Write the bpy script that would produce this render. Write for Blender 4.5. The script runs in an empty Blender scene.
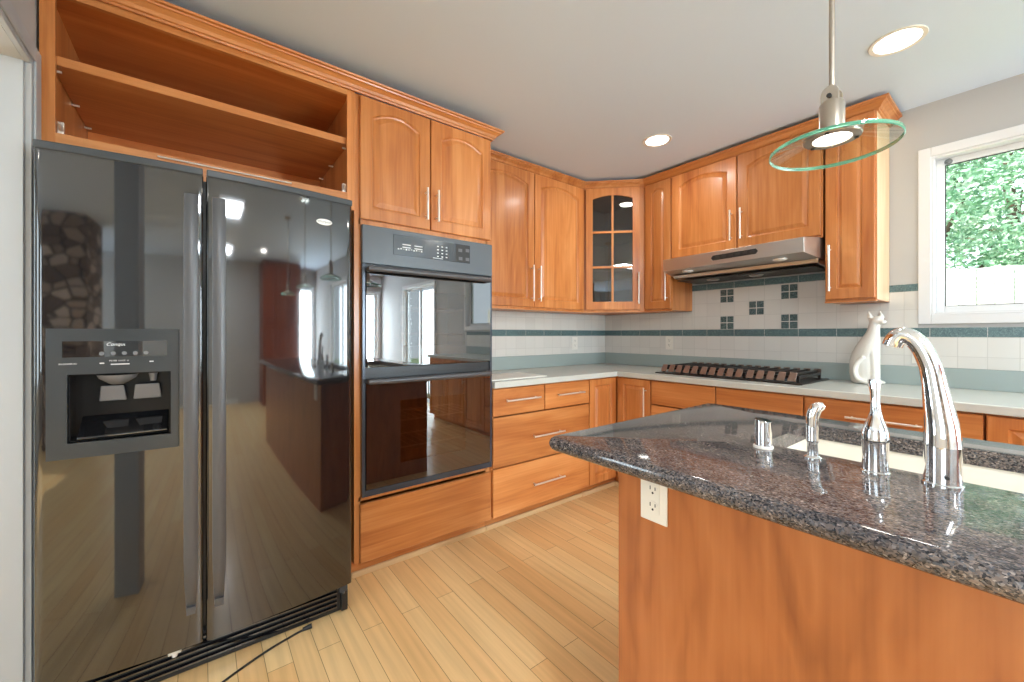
import bpy, bmesh, math, random
from mathutils import Vector, Matrix
random.seed(7)
PI = math.pi
scene = bpy.context.scene
COL = scene.collection

# ------------------------------------------------------------------ camera
cam_data = bpy.data.cameras.new('camera')
cam_data.sensor_width = 36.0
cam_data.lens = 404.42 / 1024 * 36.0
cam_data.shift_x = 0.4 / 1024
cam_data.shift_y = -7.0 / 1024
cam_data.clip_start = 0.02
cam = bpy.data.objects.new('camera', cam_data)
cam.location = (2.605, -3.177, 1.200)
cam.rotation_euler = (PI / 2, 0, PI / 2 - 0.657)
COL.objects.link(cam)
scene.camera = cam

# ------------------------------------------------------------------ view, world, sun, daylight
vs = scene.view_settings
vs.view_transform = 'Standard'
vs.look = 'None'
vs.gamma = 1.0
vs.use_curve_mapping = False
vs.exposure = 0.27
world = bpy.data.worlds.new('world'); scene.world = world
world.use_nodes = True
bg = world.node_tree.nodes['Background']
bg.inputs[0].default_value = (0.80, 0.90, 1.0, 1)
bg.inputs[1].default_value = 2.6

def area(name, loc, rot, sx, sy, power, color=(1, 1, 1), spread=PI):
    d = bpy.data.lights.new(name, 'AREA'); d.shape = 'RECTANGLE'
    d.size = sx; d.size_y = sy; d.energy = power; d.color = color; d.spread = spread
    o = bpy.data.objects.new(name, d); o.location = loc; o.rotation_euler = rot
    COL.objects.link(o); return o
sd = bpy.data.lights.new('sun', 'SUN'); sd.energy = 8.0; sd.angle = 0.01; sd.color = (1, .97, .9)
sun = bpy.data.objects.new('sun', sd); sun.rotation_euler = (math.radians(38), 0, math.radians(14)); COL.objects.link(sun)
# daylight at the openings; rear and passage ones are unseen and added for light (placed just outside the glass)
area('added_rear_daylight', (3.3, -6.75, 1.5), (PI/2, 0, 0), 2.0, 1.7, 30, (.76, .89, 1))
area('added_rear_daylight', (6.2, -6.75, 1.5), (PI/2, 0, 0), 1.6, 1.7, 120, (.76, .89, 1))
area('daylight_side_window', (7.75, -.39, 1.2), (PI/2, 0, PI/2), .6, 1.7, 240, (.76, .89, 1))
area('added_passage_daylight', (-.3, -5.0, 1.5), (PI/2, 0, -PI/2), 1.2, 1.3, 45, (.76, .89, 1))  # invented source, added to brighten the post the refrigerator mirrors
area('daylight_glass_door', (5.6, .32, 1.05), (PI/2, 0, PI), 1.3, 2.0, 110, (.76, .89, 1))
area('daylight_sink_window', (3.08, .30, 1.74), (PI/2, 0, PI), 1.6, .85, 1, (.76, .89, 1)).data.cycles.is_portal = True

# ------------------------------------------------------------------ material helpers
def srgb(r, g, b):
    f = lambda c: ((c/255)/12.92 if c/255 <= .04045 else ((c/255+.055)/1.055)**2.4)
    return (f(r), f(g), f(b), 1)

def mat(name, color=(.8, .8, .8, 1), rough=.5, metal=0, ior=1.5, coat=0, trans=0, emit=None, estr=0, alpha=1):
    m = bpy.data.materials.new(name); m.use_nodes = True
    b = m.node_tree.nodes['Principled BSDF']
    b.inputs['Base Color'].default_value = color
    b.inputs['Roughness'].default_value = rough
    b.inputs['Metallic'].default_value = metal
    b.inputs['IOR'].default_value = ior
    b.inputs['Coat Weight'].default_value = coat
    b.inputs['Coat Roughness'].default_value = .16
    b.inputs['Transmission Weight'].default_value = trans
    b.inputs['Alpha'].default_value = alpha
    if emit:
        b.inputs['Emission Color'].default_value = emit
        b.inputs['Emission Strength'].default_value = estr
    return m

def N(m, t, **kw):
    n = m.node_tree.nodes.new(t)
    for k, v in kw.items():
        if hasattr(n, k): setattr(n, k, v)
        else: n.inputs[k].default_value = v
    return n
def L(m, a, b): m.node_tree.links.new(a, b)

def ramp(m, stops):
    r = N(m, 'ShaderNodeValToRGB'); e = r.color_ramp.elements
    while len(e) < len(stops): e.new(.5)
    for i, (p, c) in enumerate(stops):
        e[i].position = p; e[i].color = c
    return r

def wood(name, grain, dark, mid, light, rough=.34, coat=.18, scale=1.0, vary=.10, fig_a=9, fig_l=1.1, dist=1.2, band=.22, rings=0):
    """grain: axis index along which the grain runs"""
    m = mat(name, mid, rough, coat=coat)
    b = m.node_tree.nodes['Principled BSDF']
    tc = N(m, 'ShaderNodeTexCoord'); oi = N(m, 'ShaderNodeObjectInfo')
    add = N(m, 'ShaderNodeVectorMath', operation='MULTIPLY_ADD')
    comb = N(m, 'ShaderNodeCombineXYZ')
    for i in range(3): L(m, oi.outputs['Random'], comb.inputs[i])
    add.inputs[1].default_value = (11.3, 17.7, 5.9)
    L(m, comb.outputs[0], add.inputs[0]); L(m, tc.outputs['Object'], add.inputs[2])
    def mp(s_across, s_along):
        mpn = N(m, 'ShaderNodeMapping')
        s = [s_across]*3; s[grain] = s_along
        mpn.inputs['Scale'].default_value = [v*scale for v in s]
        L(m, add.outputs[0], mpn.inputs['Vector']); return mpn
    fine = N(m, 'ShaderNodeTexNoise'); fine.inputs['Scale'].default_value = 1; fine.inputs['Detail'].default_value = 5
    L(m, mp(90, 3).outputs[0], fine.inputs['Vector'])
    fig = N(m, 'ShaderNodeTexNoise'); fig.inputs['Scale'].default_value = 1; fig.inputs['Detail'].default_value = 3; fig.inputs['Distortion'].default_value = dist
    L(m, mp(fig_a, fig_l).outputs[0], fig.inputs['Vector'])
    vor = N(m, 'ShaderNodeTexVoronoi'); vor.inputs['Scale'].default_value = 1
    L(m, mp(11, .01).outputs[0], vor.inputs['Vector'])
    bw = N(m, 'ShaderNodeRGBToBW'); L(m, vor.outputs['Color'], bw.inputs[0])
    mx = N(m, 'ShaderNodeMath', operation='MULTIPLY_ADD'); L(m, fine.outputs[0], mx.inputs[0]); mx.inputs[1].default_value = .35
    m2 = N(m, 'ShaderNodeMath', operation='MULTIPLY_ADD'); L(m, fig.outputs[0], m2.inputs[0]); m2.inputs[1].default_value = .75
    m3 = N(m, 'ShaderNodeMath', operation='MULTIPLY_ADD'); L(m, bw.outputs[0], m3.inputs[0]); m3.inputs[1].default_value = band; m3.inputs[2].default_value = -.05-band*.5
    L(m, m3.outputs[0], m2.inputs[2]); L(m, m2.outputs[0], mx.inputs[2])
    r = ramp(m, [(.22, dark), (.5, mid), (.78, light)])
    fin = mx.outputs[0]
    if rings:
        mr_ = N(m, 'ShaderNodeMapping'); mr_.inputs['Scale'].default_value = (3.2, 3.2, .75); mr_.inputs['Location'].default_value = (1.7, 0, .45)
        L(m, tc.outputs['Object'], mr_.inputs['Vector'])
        nd = N(m, 'ShaderNodeTexNoise'); nd.inputs['Scale'].default_value = 1.3; nd.inputs['Detail'].default_value = 3
        L(m, mr_.outputs[0], nd.inputs['Vector'])
        q1 = N(m, 'ShaderNodeMath', operation='MULTIPLY'); q1.inputs[1].default_value = 9; L(m, nd.outputs[0], q1.inputs[0])
        q2 = N(m, 'ShaderNodeMath', operation='PINGPONG'); q2.inputs[1].default_value = .5; L(m, q1.outputs[0], q2.inputs[0])
        q3 = N(m, 'ShaderNodeMath', operation='MULTIPLY_ADD'); q3.inputs[1].default_value = rings; L(m, q2.outputs[0], q3.inputs[0])
        q4 = N(m, 'ShaderNodeMath', operation='SUBTRACT'); q4.inputs[1].default_value = rings*.25; L(m, fin, q4.inputs[0]); L(m, q4.outputs[0], q3.inputs[2]); fin = q3.outputs[0]
    L(m, fin, r.inputs[0])
    hsv = N(m, 'ShaderNodeHueSaturation')
    mr = N(m, 'ShaderNodeMapRange'); mr.inputs['To Min'].default_value = 1-vary; mr.inputs['To Max'].default_value = 1+vary
    L(m, oi.outputs['Random'], mr.inputs['Value']); L(m, mr.outputs[0], hsv.inputs['Value'])
    L(m, r.outputs[0], hsv.inputs['Color']); L(m, hsv.outputs[0], b.inputs['Base Color'])
    bp = N(m, 'ShaderNodeBump'); bp.inputs['Strength'].default_value = .04; bp.inputs['Distance'].default_value = .002
    L(m, fine.outputs[0], bp.inputs['Height']); L(m, bp.outputs[0], b.inputs['Normal'])
    return m

CH = (srgb(168, 92, 42), srgb(202, 128, 68), srgb(222, 154, 94))
M = {}
M['wood_v'] = wood('cherry_vertical_grain', 2, *CH)
M['wood_x'] = wood('cherry_grain_x', 0, *CH)
M['wood_y'] = wood('cherry_grain_y', 1, *CH)
M['veneer'] = wood('island_cherry_veneer', 2, srgb(136, 74, 34), srgb(168, 98, 50), srgb(184, 114, 64), rough=.32, scale=.8, fig_a=3.2, fig_l=1.0, dist=3.2, band=.03, rings=.42)
M['cab_in'] = wood('cabinet_interior', 1, srgb(196, 108, 50), srgb(214, 128, 66), srgb(228, 150, 88), rough=.4, coat=.1)
M['daylit_side_and_shelf'] = wood('painted_daylight_side_and_shelf', 2, srgb(214, 176, 132), srgb(226, 190, 148), srgb(234, 202, 164), rough=.35)  # pale tone stands in for window daylight on the side; also shelf wood
M['shoe'] = wood('shoe_moulding_maple', 1, srgb(200, 160, 110), srgb(218, 184, 138), srgb(232, 202, 160), rough=.4)
M['pantry'] = wood('dark_cherry', 2, srgb(110, 45, 22), srgb(132, 58, 30), srgb(150, 72, 38))
M['steel_handle'] = mat('brushed_nickel', srgb(236, 228, 218), .45, .9)
M['chrome'] = mat('chrome', (.92, .92, .93, 1), .03, 1)
M['wall'] = mat('painted_wall', srgb(190, 189, 187), .7)
M['ceiling'] = mat('ceiling_paint', srgb(210, 223, 240), .8)
M['trim'] = mat('white_trim', srgb(226, 226, 226), .4)
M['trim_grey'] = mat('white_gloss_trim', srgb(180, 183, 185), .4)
M['counter'] = mat('counter_solid_surface', srgb(202, 204, 196), .25)
M['upstand'] = mat('upstand_grey_green', srgb(160, 172, 168), .25)
M['white_plastic'] = mat('white_plastic', srgb(235, 230, 220), .35)
M['slot'] = mat('dark_slot', srgb(40, 38, 36), .5)
M['black_gloss'] = mat('fridge_black_gloss', (.008, .008, .009, 1), .045, ior=1.95)
M['black_cap'] = mat('dark_grey_plastic', srgb(62, 66, 70), .35)
M['black_matte'] = mat('black_plastic', (.012, .012, .013, 1), .35)
M['handle_black'] = mat('dark_handle', srgb(74, 74, 77), .36, ior=1.6)
M['disp_frame'] = mat('dispenser_frame', srgb(52, 56, 59), .3)
M['disp_in'] = mat('dispenser_cavity', (.006, .006, .007, 1), .2, ior=1.3)
M['paddle'] = mat('grey_paddle', srgb(110, 110, 112), .25)
M['glass_dark'] = mat('oven_glass', (.010, .009, .009, 1), .02, ior=2.3)
M['oven_panel'] = mat('oven_grey_panel', srgb(88, 94, 100), .3, ior=1.6)
M['oven_disp'] = mat('oven_display', srgb(60, 66, 72), .12, ior=1.8)
M['oven_trim'] = mat('oven_trim', srgb(70, 76, 86), .25, metal=.3)
M['enamel'] = mat('oven_enamel', (.02, .015, .012, 1), .3)
M['white_print'] = mat('white_print', srgb(225, 228, 228), .4)
M['badge'] = mat('badge_white', srgb(240, 240, 238), .2)
M['steel'] = mat('hood_stainless', srgb(205, 200, 194), .38, 1)
M['dark_steel'] = mat('hood_filter', srgb(70, 68, 66), .4, .6)
M['grate'] = mat('cast_grate', srgb(54, 46, 42), .3, .5)
M['finger'] = mat('grate_finger', srgb(146, 124, 112), .35, .6)
M['burner'] = mat('burner_cap', srgb(28, 28, 28), .45)
M['cat'] = mat('white_ceramic', srgb(232, 228, 218), .25, coat=.4)
M['sink'] = mat('cream_enamel', srgb(240, 233, 220), .15)
M['rubber'] = mat('black_cord', (.02, .02, .02, 1), .5)
M['lamp'] = mat('lamp_lens', (1, 1, 1, 1), .4, emit=(1, .96, .88, 1), estr=7)
M['lamp_p'] = mat('pendant_lens', (1, 1, 1, 1), .4, emit=(1, .95, .82, 1), estr=5)
M['panel_lamp'] = mat('panel_diffuser', (1, 1, 1, 1), .4, emit=(1, .95, .86, 1), estr=2.2)
M['nickel'] = mat('satin_nickel', srgb(190, 180, 168), .3, 1)
M['rim_white'] = mat('lamp_rim', srgb(238, 232, 222), .4)
M['glass'] = mat('clear_glass', (.93, .98, .96, 1), 0, ior=1.45, trans=1)
M['glass_edge'] = mat('green_glass_edge', srgb(110, 205, 170), .05, ior=1.5, trans=.55)
M['seal'] = mat('grey_seal', srgb(120, 124, 126), .5)
M['board'] = mat('white_board', srgb(232, 232, 222), .3)
M['green_wood'] = mat('bark', srgb(96, 78, 62), .9)

def thin_glass(name, tint, refl):
    m = bpy.data.materials.new(name); m.use_nodes = True; nt = m.node_tree
    for n in list(nt.nodes):
        if n.type != 'OUTPUT_MATERIAL': nt.nodes.remove(n)
    out = [n for n in nt.nodes if n.type == 'OUTPUT_MATERIAL'][0]
    tr = N(m, 'ShaderNodeBsdfTransparent'); tr.inputs[0].default_value = tint
    gl = N(m, 'ShaderNodeBsdfGlossy'); gl.inputs['Roughness'].default_value = .0
    fr = N(m, 'ShaderNodeFresnel'); fr.inputs[0].default_value = refl
    mx = N(m, 'ShaderNodeMixShader')
    ge = N(m, 'ShaderNodeNewGeometry'); iv = N(m, 'ShaderNodeMath', operation='SUBTRACT'); iv.inputs[0].default_value = 1
    L(m, ge.outputs['Backfacing'], iv.inputs[1])
    fc_ = N(m, 'ShaderNodeMath', operation='MULTIPLY'); L(m, fr.outputs[0], fc_.inputs[0]); L(m, iv.outputs[0], fc_.inputs[1])
    L(m, fc_.outputs[0], mx.inputs[0]); L(m, tr.outputs[0], mx.inputs[1]); L(m, gl.outputs[0], mx.inputs[2])
    L(m, mx.outputs[0], out.inputs[0]); return m
M['pane'] = thin_glass('window_pane', (.97, .99, .98, 1), 1.35)
M['disc_glass'] = thin_glass('disc_glass', (.93, .97, .95, 1), 1.65)
M['cab_pane'] = thin_glass('cabinet_pane', (.45, .47, .50, 1), 2.1)
M['oven_window'] = thin_glass('oven_window', (.35, .26, .22, 1), 2.6)

def floor_mat():
    m = mat('maple_floor', rough=.3, coat=.15); b = m.node_tree.nodes['Principled BSDF']
    tc = N(m, 'ShaderNodeTexCoord')
    br = N(m, 'ShaderNodeTexBrick'); br.offset = .37; br.offset_frequency = 2
    br.inputs['Scale'].default_value = 1; br.inputs['Brick Width'].default_value = 1.5; br.inputs['Row Height'].default_value = .083
    br.inputs['Mortar Size'].default_value = .0012; br.inputs['Mortar Smooth'].default_value = .3; br.inputs['Bias'].default_value = 0
    br.inputs['Color1'].default_value = srgb(254, 218, 160); br.inputs['Color2'].default_value = srgb(247, 200, 138)
    br.inputs['Mortar'].default_value = srgb(168, 120, 72)
    L(m, tc.outputs['Object'], br.inputs['Vector'])
    mp = N(m, 'ShaderNodeMapping'); mp.inputs['Scale'].default_value = (2, 45, 1)
    L(m, tc.outputs['Object'], mp.inputs['Vector'])
    no = N(m, 'ShaderNodeTexNoise'); no.inputs['Scale'].default_value = 1; no.inputs['Detail'].default_value = 5
    L(m, mp.outputs[0], no.inputs['Vector'])
    r = ramp(m, [(.3, (.78, .74, .68, 1)), (.7, (1.06, 1.06, 1.06, 1))]); L(m, no.outputs[0], r.inputs[0])
    mix = N(m, 'ShaderNodeMix', data_type='RGBA', blend_type='MULTIPLY'); mix.inputs[0].default_value = .55
    L(m, br.outputs['Color'], mix.inputs[6]); L(m, r.outputs[0], mix.inputs[7]); L(m, mix.outputs[2], b.inputs['Base Color'])
    bp = N(m, 'ShaderNodeBump'); bp.inputs['Strength'].default_value = .3; bp.inputs['Distance'].default_value = .001; bp.invert = True
    L(m, br.outputs['Fac'], bp.inputs['Height']); L(m, bp.outputs[0], b.inputs['Normal'])
    return m
M['floor'] = floor_mat()

def tile_mat(name, axis, off, w, base, mortar, zoff, rough=.2, h=.1025):
    m = mat(name, base, rough); b = m.node_tree.nodes['Principled BSDF']
    tc = N(m, 'ShaderNodeNewGeometry'); sp = N(m, 'ShaderNodeSeparateXYZ'); cb = N(m, 'ShaderNodeCombineXYZ')
    L(m, tc.outputs['Position'], sp.inputs[0])
    a1 = N(m, 'ShaderNodeMath', operation='SUBTRACT'); a1.inputs[1].default_value = off - 50*w
    a2 = N(m, 'ShaderNodeMath', operation='SUBTRACT'); a2.inputs[1].default_value = zoff - 50*h
    L(m, sp.outputs[axis], a1.inputs[0]); L(m, sp.outputs[2], a2.inputs[0])
    L(m, a1.outputs[0], cb.inputs[0]); L(m, a2.outputs[0], cb.inputs[1])
    br = N(m, 'ShaderNodeTexBrick'); br.offset = 0; br.offset_frequency = 1
    br.inputs['Scale'].default_value = 1; br.inputs['Brick Width'].default_value = w; br.inputs['Row Height'].default_value = h
    br.inputs['Mortar Size'].default_value = .0014; br.inputs['Mortar Smooth'].default_value = .3
    c = base; d = tuple(v*.94 for v in base[:3])+(1,)
    br.inputs['Color1'].default_value = c; br.inputs['Color2'].default_value = d; br.inputs['Mortar'].default_value = mortar
    L(m, cb.outputs[0], br.inputs['Vector']); L(m, br.outputs['Color'], b.inputs['Base Color'])
    bp = N(m, 'ShaderNodeBump'); bp.inputs['Strength'].default_value = .5; bp.inputs['Distance'].default_value = .0015; bp.invert = True
    L(m, br.outputs['Fac'], bp.inputs['Height']); L(m, bp.outputs[0], b.inputs['Normal'])
    return m, br, bp
WT = srgb(222, 219, 212); GR = srgb(202, 199, 192)
M['tile_b'] = tile_mat('white_tile_b', 0, 1.1225, .1025, WT, GR, 1.235)[0]
M['tile_a'] = tile_mat('white_tile_a', 1, 0, .1025, WT, GR, 1.235)[0]
M['tile_b_low'] = tile_mat('white_tile_b_low', 0, 1.1225, .1025, WT, GR, 1.183)[0]
M['tile_a_low'] = tile_mat('white_tile_a_low', 1, 0, .1025, WT, GR, 1.183)[0]

def border_mat(name, axis, off, z0, h):
    m, br, bp = tile_mat(name, axis, off, .205, srgb(96, 120, 122), srgb(200, 200, 196), z0, .25, h)
    nt = m.node_tree; b = nt.nodes['Principled BSDF']
    tc = N(m, 'ShaderNodeTexCoord')
    no = N(m, 'ShaderNodeTexNoise'); no.inputs['Scale'].default_value = 70; no.inputs['Detail'].default_value = 1; no.inputs['Distortion'].default_value = 2.5
    L(m, tc.outputs['Object'], no.inputs['Vector'])
    r = ramp(m, [(.42, (.62, .66, .66, 1)), (.49, (1.7, 1.65, 1.6, 1)), (.56, (.75, .78, .78, 1))]); L(m, no.outputs[0], r.inputs[0])
    mix = N(m, 'ShaderNodeMix', data_type='RGBA', blend_type='MULTIPLY'); mix.inputs[0].default_value = .9
    L(m, br.outputs['Color'], mix.inputs[6]); L(m, r.outputs[0], mix.inputs[7]); L(m, mix.outputs[2], b.inputs['Base Color'])
    return m
M['border_b'] = border_mat('teal_border_b', 0, 1.225, 1.183, .052)
M['border_a'] = border_mat('teal_border_a', 1, 0, 1.183, .052)
M['border_top'] = border_mat('teal_border_top', 0, 1.225, 1.545, .05)
M['border_win'] = border_mat('teal_border_window', 0, 1.225, 1.440, .042)

def decor_mat():
    m = mat('teal_decor', srgb(80, 104, 104), .25); b = m.node_tree.nodes['Principled BSDF']
    tc = N(m, 'ShaderNodeTexCoord')
    no = N(m, 'ShaderNodeTexNoise'); no.inputs['Scale'].default_value = 60; no.inputs['Distortion'].default_value = 3; no.inputs['Detail'].default_value = 0
    L(m, tc.outputs['Object'], no.inputs['Vector'])
    r = ramp(m, [(.42, srgb(56, 76, 78)), (.5, srgb(140, 158, 154)), (.56, srgb(66, 88, 90))]); L(m, no.outputs[0], r.inputs[0])
    L(m, r.outputs[0], b.inputs['Base Color']); return m
M['decor'] = decor_mat()

def granite_mat():
    m = mat('granite', rough=.06, ior=1.47); b = m.node_tree.nodes['Principled BSDF']
    tc = N(m, 'ShaderNodeTexCoord')
    mp = N(m, 'ShaderNodeMapping'); mp.inputs['Scale'].default_value = (1, 1.9, 1.2); mp.inputs['Rotation'].default_value = (0, 0, .5)
    L(m, tc.outputs['Object'], mp.inputs['Vector'])
    v = N(m, 'ShaderNodeTexVoronoi'); v.inputs['Scale'].default_value = 290; v.inputs['Randomness'].default_value = 1
    n0 = N(m, 'ShaderNodeTexNoise'); n0.inputs['Scale'].default_value = 120; n0.inputs['Detail'].default_value = 3
    L(m, mp.outputs[0], n0.inputs['Vector'])
    wa = N(m, 'ShaderNodeVectorMath', operation='MULTIPLY_ADD'); wa.inputs[1].default_value = (.012, .012, .012)
    L(m, n0.outputs['Color'], wa.inputs[0]); L(m, mp.outputs[0], wa.inputs[2])
    L(m, wa.outputs[0], v.inputs['Vector'])
    bw = N(m, 'ShaderNodeRGBToBW'); L(m, v.outputs['Color'], bw.inputs[0])
    r = ramp(m, [(.12, srgb(28, 29, 34)), (.32, srgb(64, 63, 66)), (.48, srgb(100, 90, 85)), (.62, srgb(130, 117, 110)), (.78, srgb(78, 82, 89)), (.9, srgb(166, 154, 147))])
    L(m, bw.outputs[0], r.inputs[0])
    n1 = N(m, 'ShaderNodeTexNoise'); n1.inputs['Scale'].default_value = 9; n1.inputs['Detail'].default_value = 4
    L(m, mp.outputs[0], n1.inputs['Vector'])
    r2 = ramp(m, [(.35, (.62, .62, .66, 1)), (.65, (1.1, 1.08, 1.05, 1))]); L(m, n1.outputs[0], r2.inputs[0])
    mix = N(m, 'ShaderNodeMix', data_type='RGBA', blend_type='MULTIPLY'); mix.inputs[0].default_value = 1
    L(m, r.outputs[0], mix.inputs[6]); L(m, r2.outputs[0], mix.inputs[7]); L(m, mix.outputs[2], b.inputs['Base Color'])
    return m
M['granite'] = granite_mat()

def stone_mat():
    m = mat('stacked_stone', rough=.8); b = m.node_tree.nodes['Principled BSDF']
    tc = N(m, 'ShaderNodeTexCoord'); mp = N(m, 'ShaderNodeMapping'); mp.inputs['Scale'].default_value = (4, 4, 9)
    L(m, tc.outputs['Object'], mp.inputs['Vector'])
    v = N(m, 'ShaderNodeTexVoronoi'); v.inputs['Scale'].default_value = 1; L(m, mp.outputs[0], v.inputs['Vector'])
    bw = N(m, 'ShaderNodeRGBToBW'); L(m, v.outputs['Color'], bw.inputs[0])
    r = ramp(m, [(.2, srgb(96, 76, 66)), (.5, srgb(150, 128, 112)), (.8, srgb(196, 176, 160))]); L(m, bw.outputs[0], r.inputs[0])
    v2 = N(m, 'ShaderNodeTexVoronoi', feature='DISTANCE_TO_EDGE'); L(m, mp.outputs[0], v2.inputs['Vector']); v2.inputs['Scale'].default_value = 1
    r2 = ramp(m, [(.02, (.12, .1, .1, 1)), (.09, (1, 1, 1, 1))]); L(m, v2.outputs[0], r2.inputs[0])
    mix = N(m, 'ShaderNodeMix', data_type='RGBA', blend_type='MULTIPLY'); mix.inputs[0].default_value = 1
    L(m, r.outputs[0], mix.inputs[6]); L(m, r2.outputs[0], mix.inputs[7]); L(m, mix.outputs[2], b.inputs['Base Color'])
    bp = N(m, 'ShaderNodeBump'); bp.inputs['Distance'].default_value = .03; L(m, r2.outputs[0], bp.inputs['Height']); L(m, bp.outputs[0], b.inputs['Normal'])
    return m
M['stone'] = stone_mat()

def leaf_mat(name, a, b_, c):
    m = mat(name, a, .5); b = m.node_tree.nodes['Principled BSDF']
    tc = N(m, 'ShaderNodeTexCoord'); no = N(m, 'ShaderNodeTexNoise'); no.inputs['Scale'].default_value = 5; no.inputs['Detail'].default_value = 4
    L(m, tc.outputs['Object'], no.inputs['Vector'])
    r = ramp(m, [(.35, a), (.5, b_), (.62, c)]); L(m, no.outputs[0], r.inputs[0]); L(m, r.outputs[0], b.inputs['Base Color'])
    b.inputs['Subsurface Weight'].default_value = 0
    return m
M['leaf'] = leaf_mat('leaves', srgb(100, 146, 112), srgb(146, 186, 148), srgb(206, 222, 198))
M['grass'] = leaf_mat('lawn', srgb(90, 120, 70), srgb(120, 150, 90), srgb(150, 170, 110))
M['fence'] = wood('pale_fence_boards', 2, srgb(190, 182, 172), srgb(214, 208, 200), srgb(230, 226, 220), rough=.8, coat=0)

# ------------------------------------------------------------------ geometry helpers
class Fr:
    """wall frame: s runs to the right seen from the room, d out of the wall, z up"""
    def __init__(s, o, u, n): s.o = Vector(o); s.u = Vector(u).normalized(); s.n = Vector(n).normalized()
    def p(s, a, d, z): return s.o + s.u*a + s.n*d + Vector((0, 0, z))
FA = Fr((0, 0, 0), (0, 1, 0), (1, 0, 0))
FB = Fr((0, 0, 0), (1, 0, 0), (0, -1, 0))
FD = Fr((.300, -.652, 0), (1, 1, 0), (1, -1, 0))      # diagonal corner cabinet: d = 0 on its front plane

def hexa(bm, P):
    v = [bm.verts.new(p) for p in P]
    for f in ((0, 1, 2, 3), (4, 7, 6, 5), (0, 4, 5, 1), (1, 5, 6, 2), (2, 6, 7, 3), (3, 7, 4, 0)):
        bm.faces.new([v[i] for i in f])
def fbox(bm, fr, s0, s1, d0, d1, z0, z1):
    hexa(bm, [fr.p(s0, d0, z0), fr.p(s1, d0, z0), fr.p(s1, d1, z0), fr.p(s0, d1, z0),
              fr.p(s0, d0, z1), fr.p(s1, d0, z1), fr.p(s1, d1, z1), fr.p(s0, d1, z1)])
def box(bm, x0, x1, y0, y1, z0, z1):
    hexa(bm, [Vector(p) for p in ((x0, y0, z0), (x1, y0, z0), (x1, y1, z0), (x0, y1, z0), (x0, y0, z1), (x1, y0, z1), (x1, y1, z1), (x0, y1, z1))])

def basis(d):
    d = Vector(d).normalized(); a = Vector((0, 0, 1)) if abs(d.z) < .9 else Vector((1, 0, 0))
    u = d.cross(a).normalized(); return u, d.cross(u).normalized()
def tube(bm, pts, rad, seg=12, caps=True, squash=None):
    pts = [Vector(p) for p in pts]; n = len(pts)
    if not isinstance(rad, (list, tuple)): rad = [rad]*n
    rings = []; u0 = None
    for i, p in enumerate(pts):
        t = (pts[min(i+1, n-1)] - pts[max(i-1, 0)]).normalized()
        if u0 is None: u, v = basis(t)
        else:
            u = (u0 - t*u0.dot(t)).normalized(); v = t.cross(u)
        u0 = u
        r = rad[i]
        rings.append([bm.verts.new(p + u*math.cos(a)*r + v*math.sin(a)*r*(squash or 1)) for a in [2*PI*k/seg for k in range(seg)]])
    for a, b in zip(rings, rings[1:]):
        for k in range(seg): bm.faces.new((a[k], a[(k+1) % seg], b[(k+1) % seg], b[k]))
    if caps: bm.faces.new(rings[0][::-1]); bm.faces.new(rings[-1])
    return rings
def lathe(bm, c, prof, seg=32, close=False):
    c = Vector(c); rings = []
    for r, z in prof:
        rings.append([bm.verts.new(c + Vector((r*math.cos(2*PI*k/seg), r*math.sin(2*PI*k/seg), z))) for k in range(seg)])
    R = list(zip(rings, rings[1:])) + ([(rings[-1], rings[0])] if close else [])
    for a, b in R:
        for k in range(seg): bm.faces.new((a[k], a[(k+1) % seg], b[(k+1) % seg], b[k]))
    if not close: bm.faces.new(rings[0][::-1]); bm.faces.new(rings[-1])
def loft(bm, loops, cap0=True, cap1=True):
    R = [[bm.verts.new(p) for p in l] for l in loops]; n = len(R[0])
    for a, b in zip(R, R[1:]):
        for k in range(n): bm.faces.new((a[k], a[(k+1) % n], b[(k+1) % n], b[k]))
    if cap0: bm.faces.new(R[0][::-1])
    if cap1: bm.faces.new(R[-1])
    return R
def prism(bm, fr, prof, s0, s1):
    """prof: (d,z) polygon extruded along s"""
    loft(bm, [[fr.p(s0, d, z) for d, z in prof], [fr.p(s1, d, z) for d, z in prof]])
def ellipsoid(bm, c, r, seg=16, rot=None):
    m = Matrix.Translation(c) @ (rot or Matrix()) @ Matrix.Diagonal((*r, 1))
    bmesh.ops.create_uvsphere(bm, u_segments=seg, v_segments=seg//2+2, radius=1, matrix=m)

def B(): return bmesh.new()
def world_loc(o):
    v = Vector(o.location); p = o.parent
    while p: v = v + p.location; p = p.parent
    return v
def obj(name, bm, m, parent=None, bevel=0, smooth=False, seg=2, loc=None):
    bmesh.ops.recalc_face_normals(bm, faces=bm.faces)
    me = bpy.data.meshes.new(name)
    base = world_loc(parent) if parent else Vector(loc or (0, 0, 0))
    bmesh.ops.translate(bm, verts=bm.verts, vec=-base)
    bm.to_mesh(me); bm.free()
    for mm in (m if isinstance(m, (list, tuple)) else [m]): me.materials.append(M[mm] if isinstance(mm, str) else mm)
    o = bpy.data.objects.new(name, me); COL.objects.link(o)
    if parent: o.parent = parent
    else: o.location = base
    if bevel:
        b = o.modifiers.new('bevel', 'BEVEL'); b.width = bevel; b.segments = seg; b.limit_method = 'ANGLE'; b.angle_limit = math.radians(40)
    if smooth:
        for p in me.polygons: p.use_smooth = True
        if smooth != 'full':
            try: me.set_sharp_from_angle(angle=math.radians(38))
            except Exception: pass
    return o
def tag(o, label, cat, group=None):
    o['label'] = label; o['category'] = cat
    if group: o['group'] = group
    return o
def thing(name, loc, label, cat, group=None):
    o = bpy.data.objects.new(name, None); o.location = loc; o.empty_display_size = .05
    COL.objects.link(o); return tag(o, label, cat, group)
def struct(o): o['kind'] = 'structure'; return o
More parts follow.
